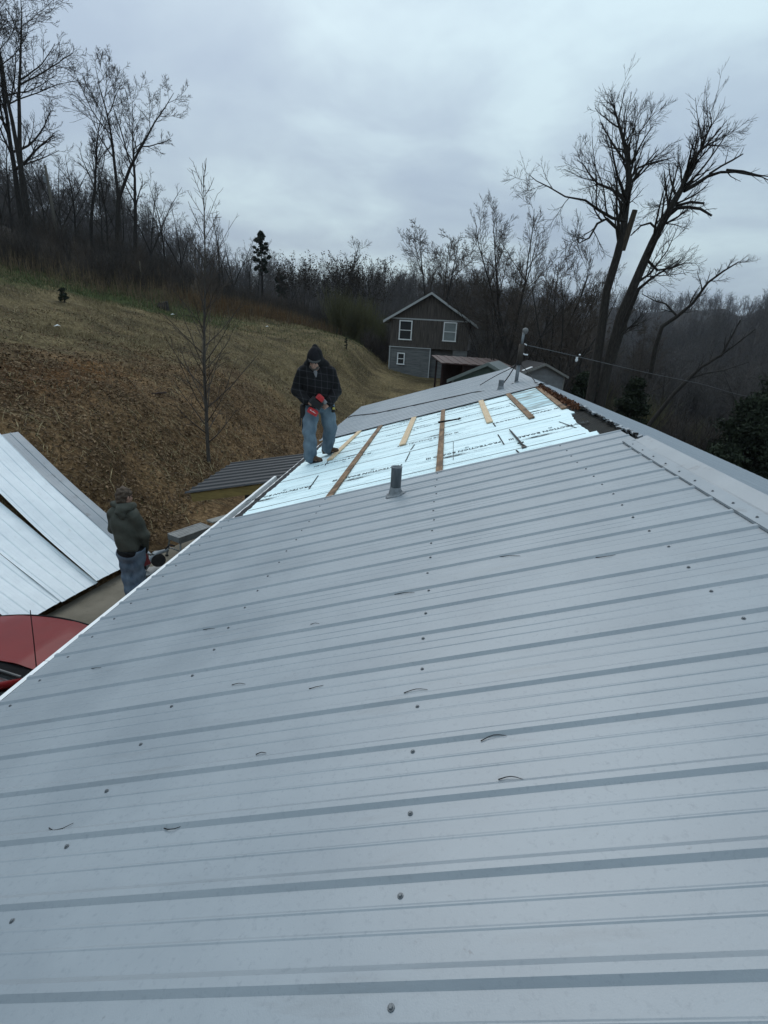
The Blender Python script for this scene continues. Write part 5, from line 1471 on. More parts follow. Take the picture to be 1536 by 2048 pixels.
field('distant_wood', FW, np.stack([X_, Y_, terrain(X_, Y_)], 1), rg.uniform(.5, .9, len(X_)) * np.where(r > 420, 1.25, 1.0))

# =============================================================== people
def sdf_eval(prims, X, Y, Z):
    D = np.full(X.shape, 9.0)
    for p in prims:
        kind = p[0]
        if kind == 'cap':           # tapered capsule a,b,ra,rb,k[,flat=(axis dir, factor)]
            _, a, b, ra, rb, k = p[:6]
            a = np.array(a, float); b = np.array(b, float); ab = b - a; L2 = max(float(ab @ ab), 1e-9)
            px = X - a[0]; py = Y - a[1]; pz = Z - a[2]
            t = np.clip((px * ab[0] + py * ab[1] + pz * ab[2]) / L2, 0, 1)
            dx = px - ab[0] * t; dy = py - ab[1] * t; dz = pz - ab[2] * t
            d = np.sqrt(dx * dx + dy * dy + dz * dz) - (ra + (rb - ra) * t)
        elif kind == 'ell':         # ellipsoid c, radii, rotation matrix or None, k
            _, c, r, Q, k = p
            q = np.stack([X - c[0], Y - c[1], Z - c[2]], -1)
            if Q is not None: q = q @ np.array(Q)
            r = np.array(r, float); k0 = np.linalg.norm(q / r, axis=-1); k1 = np.linalg.norm(q / (r * r), axis=-1) + 1e-9
            d = k0 * (k0 - 1) / k1
        elif kind == 'cut':         # remove everything on the side n.(p-c) > 0
            _, c, n, k = p
            d = (X - c[0]) * n[0] + (Y - c[1]) * n[1] + (Z - c[2]) * n[2]
            D = np.maximum(D, d); continue
        elif kind == 'sub':
            _, c, r, k = p
            d = np.sqrt((X - c[0]) ** 2 + (Y - c[1]) ** 2 + (Z - c[2]) ** 2) - r
            D = np.maximum(D, -d); continue
        h = np.clip(.5 + .5 * (D - d) / k, 0, 1)
        D = D * (1 - h) + d * h - k * h * (1 - h)
    return D

def sdf_mesh(name, prims, res, mat, parent=None, fold=None):
    lo = np.array([9.0] * 3); hi = -lo
    for p in prims:
        if p[0] == 'cap':
            for c, r in ((p[1], p[3]), (p[2], p[4])): lo = np.minimum(lo, np.array(c) - r); hi = np.maximum(hi, np.array(c) + r)
        elif p[0] == 'ell': r = max(p[2]); lo = np.minimum(lo, np.array(p[1]) - r); hi = np.maximum(hi, np.array(p[1]) + r)
    lo -= res * 3 + .015; hi += res * 3 + .015
    ax = [np.arange(lo[i], hi[i], res) for i in range(3)]
    X, Y, Z = np.meshgrid(*ax, indexing='ij')
    D = sdf_eval(prims, X, Y, Z)
    if fold is not None: D = D + fold(X, Y, Z)
    V, F = surface_net(D, lo, res)
    me = np_mesh(name, V, [F], mat, True)
    return link_mesh(name, me, parent)

def surface_net(D, lo, res):
    S = D < 0
    nx, ny, nz = D.shape
    c = np.zeros((nx - 1, ny - 1, nz - 1), np.int8)
    sl = lambda o, n: slice(o, n - 1 + o)
    corners = [(i, j, k) for i in (0, 1) for j in (0, 1) for k in (0, 1)]
    for o in corners: c += S[sl(o[0], nx), sl(o[1], ny), sl(o[2], nz)]
    act = (c > 0) & (c < 8)
    idx = np.argwhere(act)
    acc = np.zeros((len(idx), 3)); cnt = np.zeros(len(idx))
    for a in corners:
        for ax in range(3):
            if a[ax]: continue
            b = list(a); b[ax] = 1
            da = D[idx[:, 0] + a[0], idx[:, 1] + a[1], idx[:, 2] + a[2]]; db = D[idx[:, 0] + b[0], idx[:, 1] + b[1], idx[:, 2] + b[2]]
            m = (da < 0) != (db < 0)
            t = np.where(m, da / np.where(m, da - db, 1), 0)
            p = np.array(a, float)[None] + 0 * acc; p[:, ax] += t
            acc[m] += p[m]; cnt[m] += 1
    V = lo + (idx + acc / cnt[:, None]) * res
    num = -np.ones(act.shape, np.int64); num[tuple(idx.T)] = np.arange(len(idx))
    Fs = []
    for ax in range(3):
        o = [(ax + 1) % 3, (ax + 2) % 3]
        sa = [slice(1, -1)] * 3; sa[ax] = slice(0, D.shape[ax] - 1)
        sb = list(sa); sb[ax] = slice(1, D.shape[ax])
        A_ = S[tuple(sa)]; B_ = S[tuple(sb)]
        e = np.argwhere(A_ != B_)
        if not len(e): continue
        off = np.array([1, 1, 1]); off[ax] = 0
        g = e + off
        flip = A_[tuple(e.T)]
        def cell(d0, d1):
            q = g.copy(); q[:, o[0]] += d0; q[:, o[1]] += d1; return num[tuple(q.T)]
        q = np.stack([cell(-1, -1), cell(0, -1), cell(0, 0), cell(-1, 0)], 1)
        q[~flip] = q[~flip][:, ::-1]
        Fs.append(q)
    F = np.concatenate(Fs); F = F[(F >= 0).all(1)]
    return V, F

SKIN = material('skin', (.36, .215, .16), (.30, .17, .125), 9, rough=.55, spec=.35)
def denim(name, c1, c2):
    return material(name, c1, c2, 7, rough=.9, bump=.25, bscale=60, stretch=(1, 1, .55), c3=tuple((a + b) / 2 for a, b in zip(c1, c2)))
BOOT = material('brown_boot_leather', (.085, .052, .032), (.055, .034, .022), 14, rough=.7)
SOLE = material('boot_sole', (.022, .019, .017), rough=.85)
def foldf(amp, fr, seed):
    def f(X, Y, Z):
        return amp * (np.sin(Z * fr + 3 * np.sin(X * 9 + seed) + 2 * np.sin(Y * 8)) * .6 + np.sin(Z * fr * .45 + X * 17 + seed) * .4 + .5 * np.sin(X * 31 + Y * 23 + Z * 13 + seed))
    return f
def hand_prims(w, d, up, curl, s=1.0, thumb=1, k=.006):
    """palm + five bent fingers; w wrist, d pointing direction, up back-of-hand normal"""
    w = Vector(w); d = Vector(d).normalized(); up = Vector(up); up = (up - d * up.dot(d)).normalized(); sd = d.cross(up)
    P_ = [('cap', tuple(w), tuple(w + d * .035 * s), .026 * s, .030 * s, .02)]
    for q in (-1, 0, 1): P_.append(('cap', tuple(w + d * .02 * s + sd * q * .018 * s), tuple(w + d * .075 * s + sd * q * .026 * s), .017 * s, .014 * s, .015))
    for i, (off, ln) in enumerate(((-.033, .062), (-.011, .076), (.011, .080), (.033, .072))):
        a = w + d * .080 * s + sd * off * s; c = 0; dd = d
        for seg in range(3):
            c += curl * (.6 + .2 * seg) + .05 * i
            dd = (d * math.cos(c) - up * math.sin(c)).normalized()
            b = a + dd * ln * s * (.45, .32, .24)[seg]
            P_.append(('cap', tuple(a), tuple(b), (.0098 - .0008 * seg) * s, (.0090 - .0008 * seg) * s, k)); a = b
    a = w + d * .025 * s + sd * thumb * .026 * s
    b = a + (d * .55 + sd * thumb * .7 - up * .35).normalized() * .042 * s
    c_ = b + (d * .85 + sd * thumb * .1 - up * .5 * curl).normalized() * .032 * s
    P_ += [('cap', tuple(a), tuple(b), .013 * s, .0115 * s, .012), ('cap', tuple(b), tuple(c_), .011 * s, .009 * s, k)]
    return P_
def head_prims(c, f, up, r=1.0):
    """c centre of skull, f facing direction, up crown direction"""
    c = Vector(c); f = Vector(f).normalized(); up = Vector(up); up = (up - f * up.dot(f)).normalized(); s = f.cross(up)
    Q = np.array([list(s), list(f), list(up)]).T
    g = lambda a, b, d: tuple(c + s * a * r + f * b * r + up * d * r)
    P_ = [('ell', g(0, -.012, .025), (.077 * r, .094 * r, .092 * r), Q, .01), ('ell', g(0, .022, -.045), (.060 * r, .068 * r, .075 * r), Q, .03),
          ('cap', g(0, .078, -.095), g(0, .07, -.10), .022 * r, .020 * r, .03),            # chin
          ('cap', g(0, .092, .005), g(0, .112, -.030), .010 * r, .015 * r, .012),           # nose
          ('cap', g(-.030, .082, .022), g(.030, .082, .022), .012 * r, .012 * r, .012),     # brow
          ('cap', g(-.020, .088, -.062), g(.020, .088, -.062), .008 * r, .008 * r, .008),   # lips
          ('cap', g(-.020, .086, -.072), g(.020, .086, -.072), .008 * r, .008 * r, .008)]
    for q in (-1, 1):
        P_.append(('ell', g(q * .080, -.008, -.012), (.012 * r, .020 * r, .032 * r), Q, .008))
        P_.append(('sub', g(q * .032, .096, .004), .012 * r, 0))
        P_.append(('cap', g(q * .034, .074, -.028), g(q * .040, .060, -.04), .016 * r, .018 * r, .02))
    P_ += [('cap', g(0, -.02, -.07), g(0, -.035, -.17), .056 * r, .060 * r, .03)]
    eyes = [g(q * .032, .080, .002) for q in (-1, 1)]
    return P_, eyes, g
def eye_mesh(parent, pts, r=.0125):
    for p in pts:
        mb = MB(); mb.lathe([(.001, -r), (r * .7, -r * .7), (r, 0), (r * .7, r * .7), (.001, r)], 10, p); mb.build('eye', material('eye', (.05, .04, .035), rough=.2) if 'eye' not in bpy.data.materials else bpy.data.materials['eye'], parent, True)

# ---- man on the roof in a black plaid jacket ------------------------------------------
def roof_man():
    rz = math.atan2(1.88, 7.68)
    t = thing('person', 'man in a black hooded plaid jacket and jeans standing on the foam looking down', 'person', (-3.565, 7.69, -1.205), rz)
    aL, aR = (-.13, -.20, .10), (.115, .18, .155)
    kL, kR = (-.165, -.17, .50), (.150, .10, .53)
    hL, hR = (-.125, -.01, .90), (.075, .03, .90)
    ch = (-.065, -.02, 1.20); nk = (-.085, -.035, 1.40)
    sL, sR = (-.265, .0, 1.325), (.130, .0, 1.335)
    eL, eR = (-.365, .035, 1.055), (.225, .02, 1.075)
    wL, wR = (-.205, -.205, .935), (.135, -.215, .93)
    hd = (-.095, -.095, 1.515)
    f = Vector((-.22, -.80, -.52)); upv = Vector((-.03, -.5, .86))
    hp, eyes, g = head_prims(hd, f, upv)
    body = hp + [('cap', nk, ch, .07, .13, .05), ('ell', (-.045, -.005, 1.12), (.15, .10, .22), None, .05), ('ell', (-.03, .01, .93), (.15, .11, .12), None, .05),
                 ('cap', sL, eL, .055, .045, .03), ('cap', eL, wL, .043, .030, .02), ('cap', sR, eR, .055, .045, .03), ('cap', eR, wR, .043, .030, .02),
                 ('cap', hL, kL, .085, .06, .03), ('cap', kL, aL, .055, .04, .02), ('cap', hR, kR, .085, .06, .03), ('cap', kR, aR, .055, .04, .02),
                 ('cap', aL, (-.03, -.26, .05), .045, .035, .02), ('cap', aR, (.22, .12, .12), .045, .035, .02)]
    body += hand_prims(wL, (.75, -.55, -.2), (-.2, -.5, .8), .75, 1.05, -1) + hand_prims(wR, (-.75, -.35, -.45), (.3, -.75, .5), .7, 1.05, 1)
    sdf_mesh('body', body, .0082, SKIN, t)
    eye_mesh(t, eyes)
    # grey beard shadow
    sdf_mesh('beard', [('cap', g(-.045, .06, -.085), g(.045, .06, -.085), .030, .030, .02), ('cap', g(0, .085, -.105), g(0, .07, -.11), .026, .024, .03)], .008, material('grey_beard', (.10, .085, .075), rough=.95), t)
    # beanie with turned-up cuff
    up = Vector(upv) ; fv = f.normalized(); up = (up - fv * up.dot(fv)).normalized(); s = fv.cross(up); Q = np.array([list(s), list(fv), list(up)]).T
    bn = [('ell', g(0, -.012, .058), (.094, .108, .105), Q, .01), ('ell', g(.008, -.03, .13), (.055, .06, .062), Q, .06), ('cut', g(0, 0, .020), tuple(-up + fv * .05), 0)]
    sdf_mesh('beanie', bn, .009, material('black_knit', (.008, .008, .010), (.014, .013, .016), 60, rough=.95), t)
    cf = [('ell', g(0, .004, .046), (.099, .118, .095), Q, .01), ('cut', g(0, 0, .020), tuple(-up), 0), ('cut', g(0, 0, .052), tuple(up), 0)]
    sdf_mesh('beanie_cuff', cf, .008, material('dark_grey_knit', (.075, .072, .07), rough=.95), t)
    # jacket
    pl = material('black_plaid_wool', (.004, .004, .0045), (.007, .007, .008), 20, rough=.95)
    nt = pl.node_tree; N = nt.nodes; L = nt.links; b = N['Principled BSDF']; src = b.inputs['Base Color'].links[0].from_socket
    tcn = N.new('ShaderNodeTexCoord'); sp = N.new('ShaderNodeSeparateXYZ'); L.new(tcn.outputs['Object'], sp.inputs[0])
    def mm(op, a, c=None):
        n = N.new('ShaderNodeMath'); n.operation = op
        for i, v in enumerate((a, c)):
            if v is None: continue
            if isinstance(v, float): n.inputs[i].default_value = v
            else: L.new(v, n.inputs[i])
        return n.outputs[0]
    def line(v, period, wd): 
        return mm('LESS_THAN', mm('ABSOLUTE', mm('SUBTRACT', mm('FRACT', mm('DIVIDE', v, period)), .5)), wd)
    sk = mm('ADD', sp.outputs[0], mm('MULTIPLY', sp.outputs[1], .35))
    lx = line(sk, .098, .055); lz = line(mm('ADD', sp.outputs[2], mm('MULTIPLY', sk, .12)), .098, .055)
    ln = mm('ADD', lx, lz)
    nz = N.new('ShaderNodeTexNoise'); nz.inputs['Scale'].default_value = 7; L.new(tcn.outputs['Object'], nz.inputs[0])
    fac = mm('MULTIPLY', ln, mm('MULTIPLY', nz.outputs[0], .70))
    x = N.new('ShaderNodeMix'); x.data_type = 'RGBA'; x.inputs[7].default_value = (.060, .058, .066, 1); L.new(fac, x.inputs[0]); L.new(src, x.inputs[6]); L.new(x.outputs[2], b.inputs['Base Color'])
    jk = [('ell', (-.065, -.01, 1.22), (.218, .155, .20), None, .05), ('ell', (-.05, -.015, 1.05), (.192, .155, .20), None, .08), ('ell', (-.035, 0, .92), (.190, .155, .15), None, .06),
          ('cap', (-.20, 0, 1.36), (.075, 0, 1.365), .085, .085, .05), ('cap', (-.145, .0, 1.43), (.0, .0, 1.44), .070, .066, .04),
          ('cap', sL, eL, .098, .082, .03), ('cap', eL, wL, .082, .064, .02), ('cap', sR, eR, .098, .082, .03), ('cap', eR, wR, .082, .064, .02),
          ('cut', (-.03, 0, .835), (.03, 0, -1), 0), ('cut', (-.09, -.06, 1.475), (-.1, -.55, .85), 0)]
    pl2 = material('black_hood_wool', (.005, .005, .006), (.009, .009, .010), 20, rough=.95)
    sdf_mesh('jacket', jk, .011, pl, t, foldf(.006, 24, .4))
    sdf_mesh('jacket_hood', [('cap', (-.19, .05, 1.40), (.04, .05, 1.42), .075, .075, .05), ('cap', (-.08, .10, 1.37), (-.08, .085, 1.32), .09, .07, .05), ('cap', (.03, .03, 1.45), (.075, -.03, 1.36), .065, .05, .05),
        ('ell', g(.004, -.030, .025), (.118, .118, .135), Q, .06), ('cap', g(.0, -.05, .12), g(.012, -.085, .165), .075, .035, .06), ('cap', g(.05, -.06, -.06), (.03, .02, 1.43), .075, .07, .06), ('cap', g(-.05, -.06, -.06), (-.19, .0, 1.42), .07, .065, .06),
        ('sub', g(.012, .135, -.055), .105, 0), ('sub', g(.012, .20, -.03), .13, 0)], .010, pl2, t, foldf(.004, 20, 2))
    sdf_mesh('undershirt', [('cap', (-.085, -.135, 1.345), (-.075, -.150, 1.28), .028, .012, .02)], .007, material('grey_shirt', (.20, .20, .21), rough=.9), t)
    # jeans
    dn = denim('worn_blue_jeans', (.070, .105, .140), (.15, .20, .24))
    je = [('ell', (-.03, .01, .89), (.165, .125, .13), None, .05), ('cap', hL, kL, .122, .103, .04), ('cap', kL, (-.148, -.19, .10), .100, .096, .03), ('cap', hR, kR, .122, .103, .04), ('cap', kR, (.122, .175, .155), .100, .096, .03),
          ('cut', (0, 0, 1.0), (0, 0, 1), 0)]
    sdf_mesh('jeans', je, .010, dn, t, foldf(.0115, 34, 1.1))
    # boots
    for (hx, hy, hz), (tx, ty, tz) in (((-.175, -.165, .035), (-.005, -.265, .055)), ((.075, .20, .085), (.255, .115, .125))):
        hv = Vector((hx, hy, hz)); tv = Vector((tx, ty, tz)); md = hv.lerp(tv, .5)
        bt = [('cap', tuple(hv + Vector((0, 0, .035))), tuple(md + Vector((0, 0, .03))), .050, .048, .03), ('cap', tuple(md + Vector((0, 0, .025))), tuple(tv + Vector((0, 0, .012))), .048, .042, .03), ('cap', tuple(hv + Vector((.02, -.01, .04))), tuple(hv + Vector((.03, -.015, .12))), .050, .055, .04)]
        o = sdf_mesh('boot', bt, .008, BOOT, t)
        mb = MB(); d = (tv - hv).normalized(); sd = d.cross(Vector((0, 0, 1))).normalized(); upn = sd.cross(d)
        ring = []
        for q in range(20):
            a = 2 * math.pi * q / 20; e_ = md + d * math.cos(a) * .148 + sd * math.sin(a) * (.050 + .006 * math.cos(a))
            ring.append(e_ - upn * .022)
        mb.prism(ring, upn * .026); f_ = mb.build('sole', SOLE, o); recalc(f_)
    # tool belt with pouches
    blt = material('tool_belt_leather', (.014, .012, .011), (.024, .021, .018), 14, rough=.8)
    mb = MB(); mb.tube([(-.03 + .205 * math.cos(a), 0 + .158 * math.sin(a), .855 + .012 * math.cos(a)) for a in np.linspace(0, 6.283, 25)], .022, 6); bl = mb.build('tool_belt', blt, t, True)
    for c, sz in (((-.255, -.04, .765), (.10, .16, .20)), ((-.275, .06, .78), (.07, .10, .15))):
        mb = MB(); mb.cbox(c, sz, .02); mb.build('pouch', blt, bl)
    mb = MB(); mb.tube([(-.30, -.10, .70), (-.305, -.11, .55)], .009, 6); mb.tube([(-.27, -.12, .69), (-.268, -.125, .50)], .011, 6); mb.build('hanging_tool', M['dark_iron'], bl, True)
    mb = MB(); mb.cbox((.185, -.10, .815), (.05, .07, .085), .012); mb.build('pouch', blt, bl)
    mb = MB(); mb.cbox((.19, -.135, .835), (.035, .03, .03), .008); mb.build('tape_measure', material('yellow_tape', (.55, .48, .12), rough=.5), bl)
    return t
roof_man()

def power_tool():
    rz = math.atan2(1.88, 7.68)
    base = Matrix.Translation((-3.565, 7.69, -1.205)) @ Matrix.Rotation(rz, 4, 'Z')
    t = thing('power_tool', 'red and black cordless tool held at the waist by the man in the plaid jacket', 'power tool')
    t.matrix_world = base @ Matrix.Translation((-.055, -.265, .925))
    red = material('tool_red', (.42, .018, .02), (.34, .014, .016), 20, rough=.4, spec=.4); blk = material('tool_black', (.010, .010, .011), rough=.5); gy = material('tool_grey', (.20, .20, .205), rough=.4)
    Qa = Matrix.Rotation(R(38), 3, 'Y')
    mb = MB(); mb.cbox((-.01, 0, .0), (.20, .10, .12), .02, Qa); mb.build('casing', blk, t)
    mb = MB(); mb.cbox((.045, -.01, .075), (.115, .105, .075), .018, Qa); mb.build('motor_cover', red, t)
    mb = MB(); mb.tube([(.085, 0, .035), (.135, -.005, -.005)], [.034, .026], 12); mb.build('nose', gy, t, True)
    mb = MB(); mb.tube([(-.05, 0, -.02), (-.09, .0, -.08)], [.03, .026], 10); mb.build('grip', blk, t, True)
    mb = MB(); mb.cbox((-.06, -.01, -.125), (.155, .10, .085), .02, Matrix.Rotation(R(28), 3, 'Y')); bt = mb.build('battery', red, t)
    mb = MB(); mb.beam((-.105, -.064, -.098), (-.02, -.064, -.146), .004, .012, (0, 1, 0)); mb.beam((-.10, -.064, -.103), (-.085, -.064, -.088), .004, .006, (0, 1, 0)); mb.beam((-.055, -.064, -.130), (-.045, -.064, -.112), .004, .006, (0, 1, 0)); mb.build('script_mark', M['white_trim'], bt)
power_tool()

# ---- man in the green jacket, seen from behind ------------------------------------------
def yard_man():
    rz = math.atan2(4.11, 6.16)
    t = thing('person', 'man in an olive green hooded jacket and jeans seen from behind beyond the eave', 'person', (-5.86, 6.16, -3.22), rz)
    # local frame: x to the right in the picture, y away from the camera
    hL, hR = (-.115, .03, .92), (.045, -.02, .90)
    kL, kR = (-.10, .09, .50), (.035, .04, .49); aL, aR = (-.10, .06, .10), (.04, -.02, .10)
    sL, sR = (-.185, .09, 1.435), (.065, -.085, 1.425)
    eL, eR = (-.205, .20, 1.16), (.150, -.06, 1.13); wL, wR = (-.06, .33, 1.02), (.165, .06, .905)
    hd = (-.03, .05, 1.665); f = Vector((.78, .55, -.22)); upv = Vector((.1, .1, 1))
    hp, eyes, g = head_prims(hd, f, upv)
    body = hp + [('cap', (-.05, .02, 1.52), (-.06, .0, 1.35), .065, .13, .05), ('ell', (-.055, .0, 1.22), (.13, .10, .24), None, .05), ('ell', (-.04, 0, .97), (.10, .085, .12), None, .04),
                 ('cap', sL, eL, .055, .045, .03), ('cap', eL, wL, .043, .03, .02), ('cap', sR, eR, .055, .045, .03), ('cap', eR, wR, .043, .03, .02),
                 ('cap', (-.095, .03, .82), kL, .07, .06, .02), ('cap', kL, aL, .055, .04, .02), ('cap', (.025, -.02, .82), kR, .07, .06, .02), ('cap', kR, aR, .055, .04, .02), ('cap', (-.035, 0, .95), (-.035, 0, .80), .06, .055, .03),
                 ('cap', aL, (.02, .17, .05), .045, .035, .02), ('cap', aR, (.16, .07, .05), .045, .035, .02)]
    hr = hand_prims(wR, (.12, .5, -.8), (.9, -.2, .1), .45, 1.0, -1); hl = hand_prims(wL, (.8, .5, -.1), (0, .2, 1), .5, 1.0, -1)
    sdf_mesh('body', body + hl + hr, .0085, SKIN, t); eye_mesh(t, eyes)
    gv = [(p[0], p[1], p[2], p[3] + .004, p[4] + .004, p[5]) for p in hr]
    sdf_mesh('glove', gv + [('cap', wR, tuple(Vector(wR) + Vector((.0, -.02, .04))), .042, .044, .02)], .0075, material('black_glove', (.010, .010, .011), rough=.8), t)
    up = (upv - f.normalized() * upv.dot(f.normalized())).normalized(); fv = f.normalized(); s = fv.cross(up); Q = np.array([list(s), list(fv), list(up)]).T
    hairm = material('brown_hair', (.050, .036, .026), (.088, .064, .046), 22, rough=.85, stretch=(1, 1, .4))
    def hf(X, Y, Z): return .005 * np.sin(X * 70 + np.sin(Z * 60) * 2) + .004 * np.sin(Z * 90 + Y * 60)
    sdf_mesh('hair', [('ell', g(0, -.020, .040), (.090, .105, .098), Q, .01), ('ell', g(0, -.055, -.035), (.078, .062, .085), Q, .03), ('sub', g(0, .13, -.045), .112, 0), ('sub', g(.0, .10, -.10), .10, 0)], .008, hairm, t, hf)
    gm = material('olive_jacket', (.042, .046, .037), (.068, .071, .058), 5, rough=.9, bump=.2, bscale=50)
    jk = [('ell', (-.06, .005, 1.34), (.178, .150, .17), None, .05), ('ell', (-.062, -.005, 1.16), (.172, .155, .20), None, .09), ('ell', (-.05, 0, .98), (.158, .148, .15), None, .06),
          ('cap', (-.15, .05, 1.47), (.03, -.04, 1.465), .074, .074, .05), ('cap', sL, eL, .080, .072, .05), ('cap', eL, wL, .072, .058, .03), ('cap', sR, eR, .082, .074, .05), ('cap', eR, (wR[0], wR[1], wR[2] + .0), .072, .054, .03),
          ('cut', (-.04, 0, .865), (0, 0, -1), 0)]
    sdf_mesh('jacket', jk, .011, gm, t, foldf(.011, 26, .2))
    hood = [('cap', (-.13, .03, 1.555), (.01, -.065, 1.545), .058, .058, .04), ('cap', (-.17, .08, 1.565), (-.06, .12, 1.55), .045, .04, .03), ('cap', (.03, -.05, 1.55), (.075, .07, 1.525), .046, .04, .03), ('cap', (-.09, -.085, 1.50), (-.08, -.10, 1.44), .085, .06, .05)]
    sdf_mesh('jacket_hood', hood, .010, gm, t, foldf(.007, 60, 1))
    rb = [('ell', (-.03, 0, .90), (.182, .155, .12), None, .03), ('cut', (-.04, 0, .915), (0, 0, 1), 0), ('cut', (-.04, 0, .825), (0, 0, -1), 0)]
    sdf_mesh('jacket_waistband', rb, .010, material('black_rib_knit', (.009, .009, .010), rough=.95), t)
    dn = denim('blue_jeans', (.075, .11, .155), (.15, .195, .245))
    je = [('ell', (-.035, 0, .915), (.145, .126, .13), None, .05), ('ell', (-.035, 0, .82), (.145, .125, .12), None, .05), ('cap', hL, kL, .108, .085, .04), ('cap', kL, (-.10, .06, .10), .085, .080, .03), ('cap', hR, kR, .108, .085, .04), ('cap', kR, (.04, -.02, .10), .085, .080, .03), ('cut', (0, 0, .90), (0, 0, 1), 0)]
    sdf_mesh('jeans', je, .010, dn, t, foldf(.0115, 34, 2.2))
    for hx, hy, tx, ty in ((-.105, .03, .03, .19), (.035, -.05, .18, .09)):
        hv = Vector((hx, hy, .03)); tv = Vector((tx, ty, .035))
        o = sdf_mesh('boot', [('cap', tuple(hv + Vector((0, 0, .04))), tuple(tv + Vector((0, 0, .012))), .052, .042, .03), ('cap', tuple(hv + Vector((.01, 0, .04))), tuple(hv + Vector((.01, 0, .12))), .052, .056, .04)], .009, BOOT, t)
        mb = MB(); md = hv.lerp(tv, .5); d = (tv - hv).normalized(); sd = d.cross(Vector((0, 0, 1))).normalized()
        mb.prism([md + d * math.cos(a) * .145 + sd * math.sin(a) * .05 - Vector((0, 0, .033)) for a in np.linspace(0, 6.283, 21)[:-1]], (0, 0, .03)); f_ = mb.build('sole', SOLE, o); recalc(f_)
    return rz
rz2 = yard_man()
def hand_tool():
    t = thing('cordless_shears', 'dark red cordless shears hanging from the gloved hand of the man in green', 'power tool')
    t.matrix_world = Matrix.Translation((-5.86, 6.16, -3.22)) @ Matrix.Rotation(rz2, 4, 'Z') @ Matrix.Translation((.165, .085, .80))
    red = material('dark_tool_red', (.16, .022, .026), rough=.5); blk = bpy.data.materials['tool_black']
    mb = MB(); mb.tube([(.015, .02, .045), (-.01, .0, -.02)], .022, 10); mb.build('grip', blk, t, True)
    mb = MB(); mb.cbox((-.035, -.02, -.10), (.11, .10, .17), .02, Matrix.Rotation(R(-14), 3, 'Y')); mb.build('casing', red, t)
    mb = MB(); mb.cbox((-.07, -.03, -.215), (.09, .085, .06), .014, Matrix.Rotation(R(-14), 3, 'Y')); mb.build('battery', blk, t)
    mb = MB(); mb.tube([(.02, .03, -.06), (.06, .07, -.08), (.10, .09, -.10)], [.022, .016, .008], 8); mb.build('blade', M['alu'], t, True)
    mb = MB(); mb.cbox((.03, -.065, -.045), (.018, .01, .018), .003); mb.build('badge', M['white_trim'], t)
hand_tool()

# =============================================================== ground cover
rg = np.random.default_rng(11)
LEAF1 = material('dead_leaf', (.26, .178, .10), (.043, .027, .015), 9, rough=.9, c3=(.115, .072, .037))
STRAW = material('dry_straw', (.33, .27, .15), (.11, .083, .04), 3, rough=.9)
GRN = material('winter_grass', (.034, .048, .015), (.085, .095, .038), 2, rough=.9)
TAN = material('dry_weed_stalks', (.20, .145, .085), (.055, .042, .028), 2.5, rough=.95)
def leaf_field(name, X, Y, size, m, lift=.02, tilt=.5):
    n = len(X); Z = terrain(X, Y) + lift * rg.random(n)
    P_ = np.stack([X, Y, Z], 1)
    e = .15; nx = -(terrain(X + e, Y) - terrain(X - e, Y)) / (2 * e); ny = -(terrain(X, Y + e) - terrain(X, Y - e)) / (2 * e)
    Nn = np.stack([nx, ny, np.ones(n)], 1) + rg.normal(0, tilt, (n, 3)); Nn /= np.linalg.norm(Nn, axis=1, keepdims=True)
    a = rg.normal(size=(n, 3)); a -= Nn * (a * Nn).sum(1, keepdims=True); a /= np.linalg.norm(a, axis=1, keepdims=True); b = np.cross(Nn, a)
    s = (size * rg.uniform(.5, 1.5, n))[:, None]; w = s * rg.uniform(.3, .7, (n, 1))
    V = np.stack([P_ - a * s * .5, P_ + b * w * .5 + Nn * s * .12, P_ + a * s * .5, P_ - b * w * .5 + Nn * s * .05], 1).reshape(-1, 3)
    o = link_mesh(name, np_mesh(name, V, [np.arange(4 * n).reshape(n, 4)], m)); return tag(o, kind='stuff')
def blade_field(name, X, Y, h, w, m, lean=.35, lie=False):
    n = len(X); Z = terrain(X, Y)
    P_ = np.stack([X, Y, Z - .01], 1)
    az_ = rg.uniform(0, 6.283, n); hh = np.asarray(h) * rg.uniform(.45, 1.3, n)
    side = np.stack([np.cos(az_), np.sin(az_), np.zeros(n)], 1); la = rg.uniform(0, 6.283, n); lm = np.abs(rg.normal(0, lean, n))
    if lie: lm = rg.uniform(1.2, 3.2, n)
    tip = np.stack([np.cos(la) * lm, np.sin(la) * lm, np.ones(n) * (0.28 if lie else 1.0)], 1); tip /= np.linalg.norm(tip, axis=1, keepdims=True)
    if lie:   # follow the slope
        e = .3; gx = (terrain(X + e, Y) - terrain(X - e, Y)) / (2 * e); gy = (terrain(X, Y + e) - terrain(X, Y - e)) / (2 * e)
        tip[:, 2] += gx * tip[:, 0] + gy * tip[:, 1]
    mid = P_ + tip * (hh * .55)[:, None] + np.array([0, 0, 1]) * (hh * .06)[:, None]
    top = P_ + tip * hh[:, None]
    W_ = (w * rg.uniform(.6, 1.4, n))[:, None]
    V = np.stack([P_ - side * W_, P_ + side * W_, mid + side * W_ * .7, mid - side * W_ * .7, top], 1).reshape(-1, 3)
    i = np.arange(n)[:, None] * 5
    o = link_mesh(name, np_mesh(name, V, [i + np.array([[0, 1, 2, 3]]), i + np.array([[3, 2, 4]])], m)); return tag(o, kind='stuff')
def cand(n, x0, x1, y0, y1):
    return rg.uniform(x0, x1, n), rg.uniform(y0, y1, n)
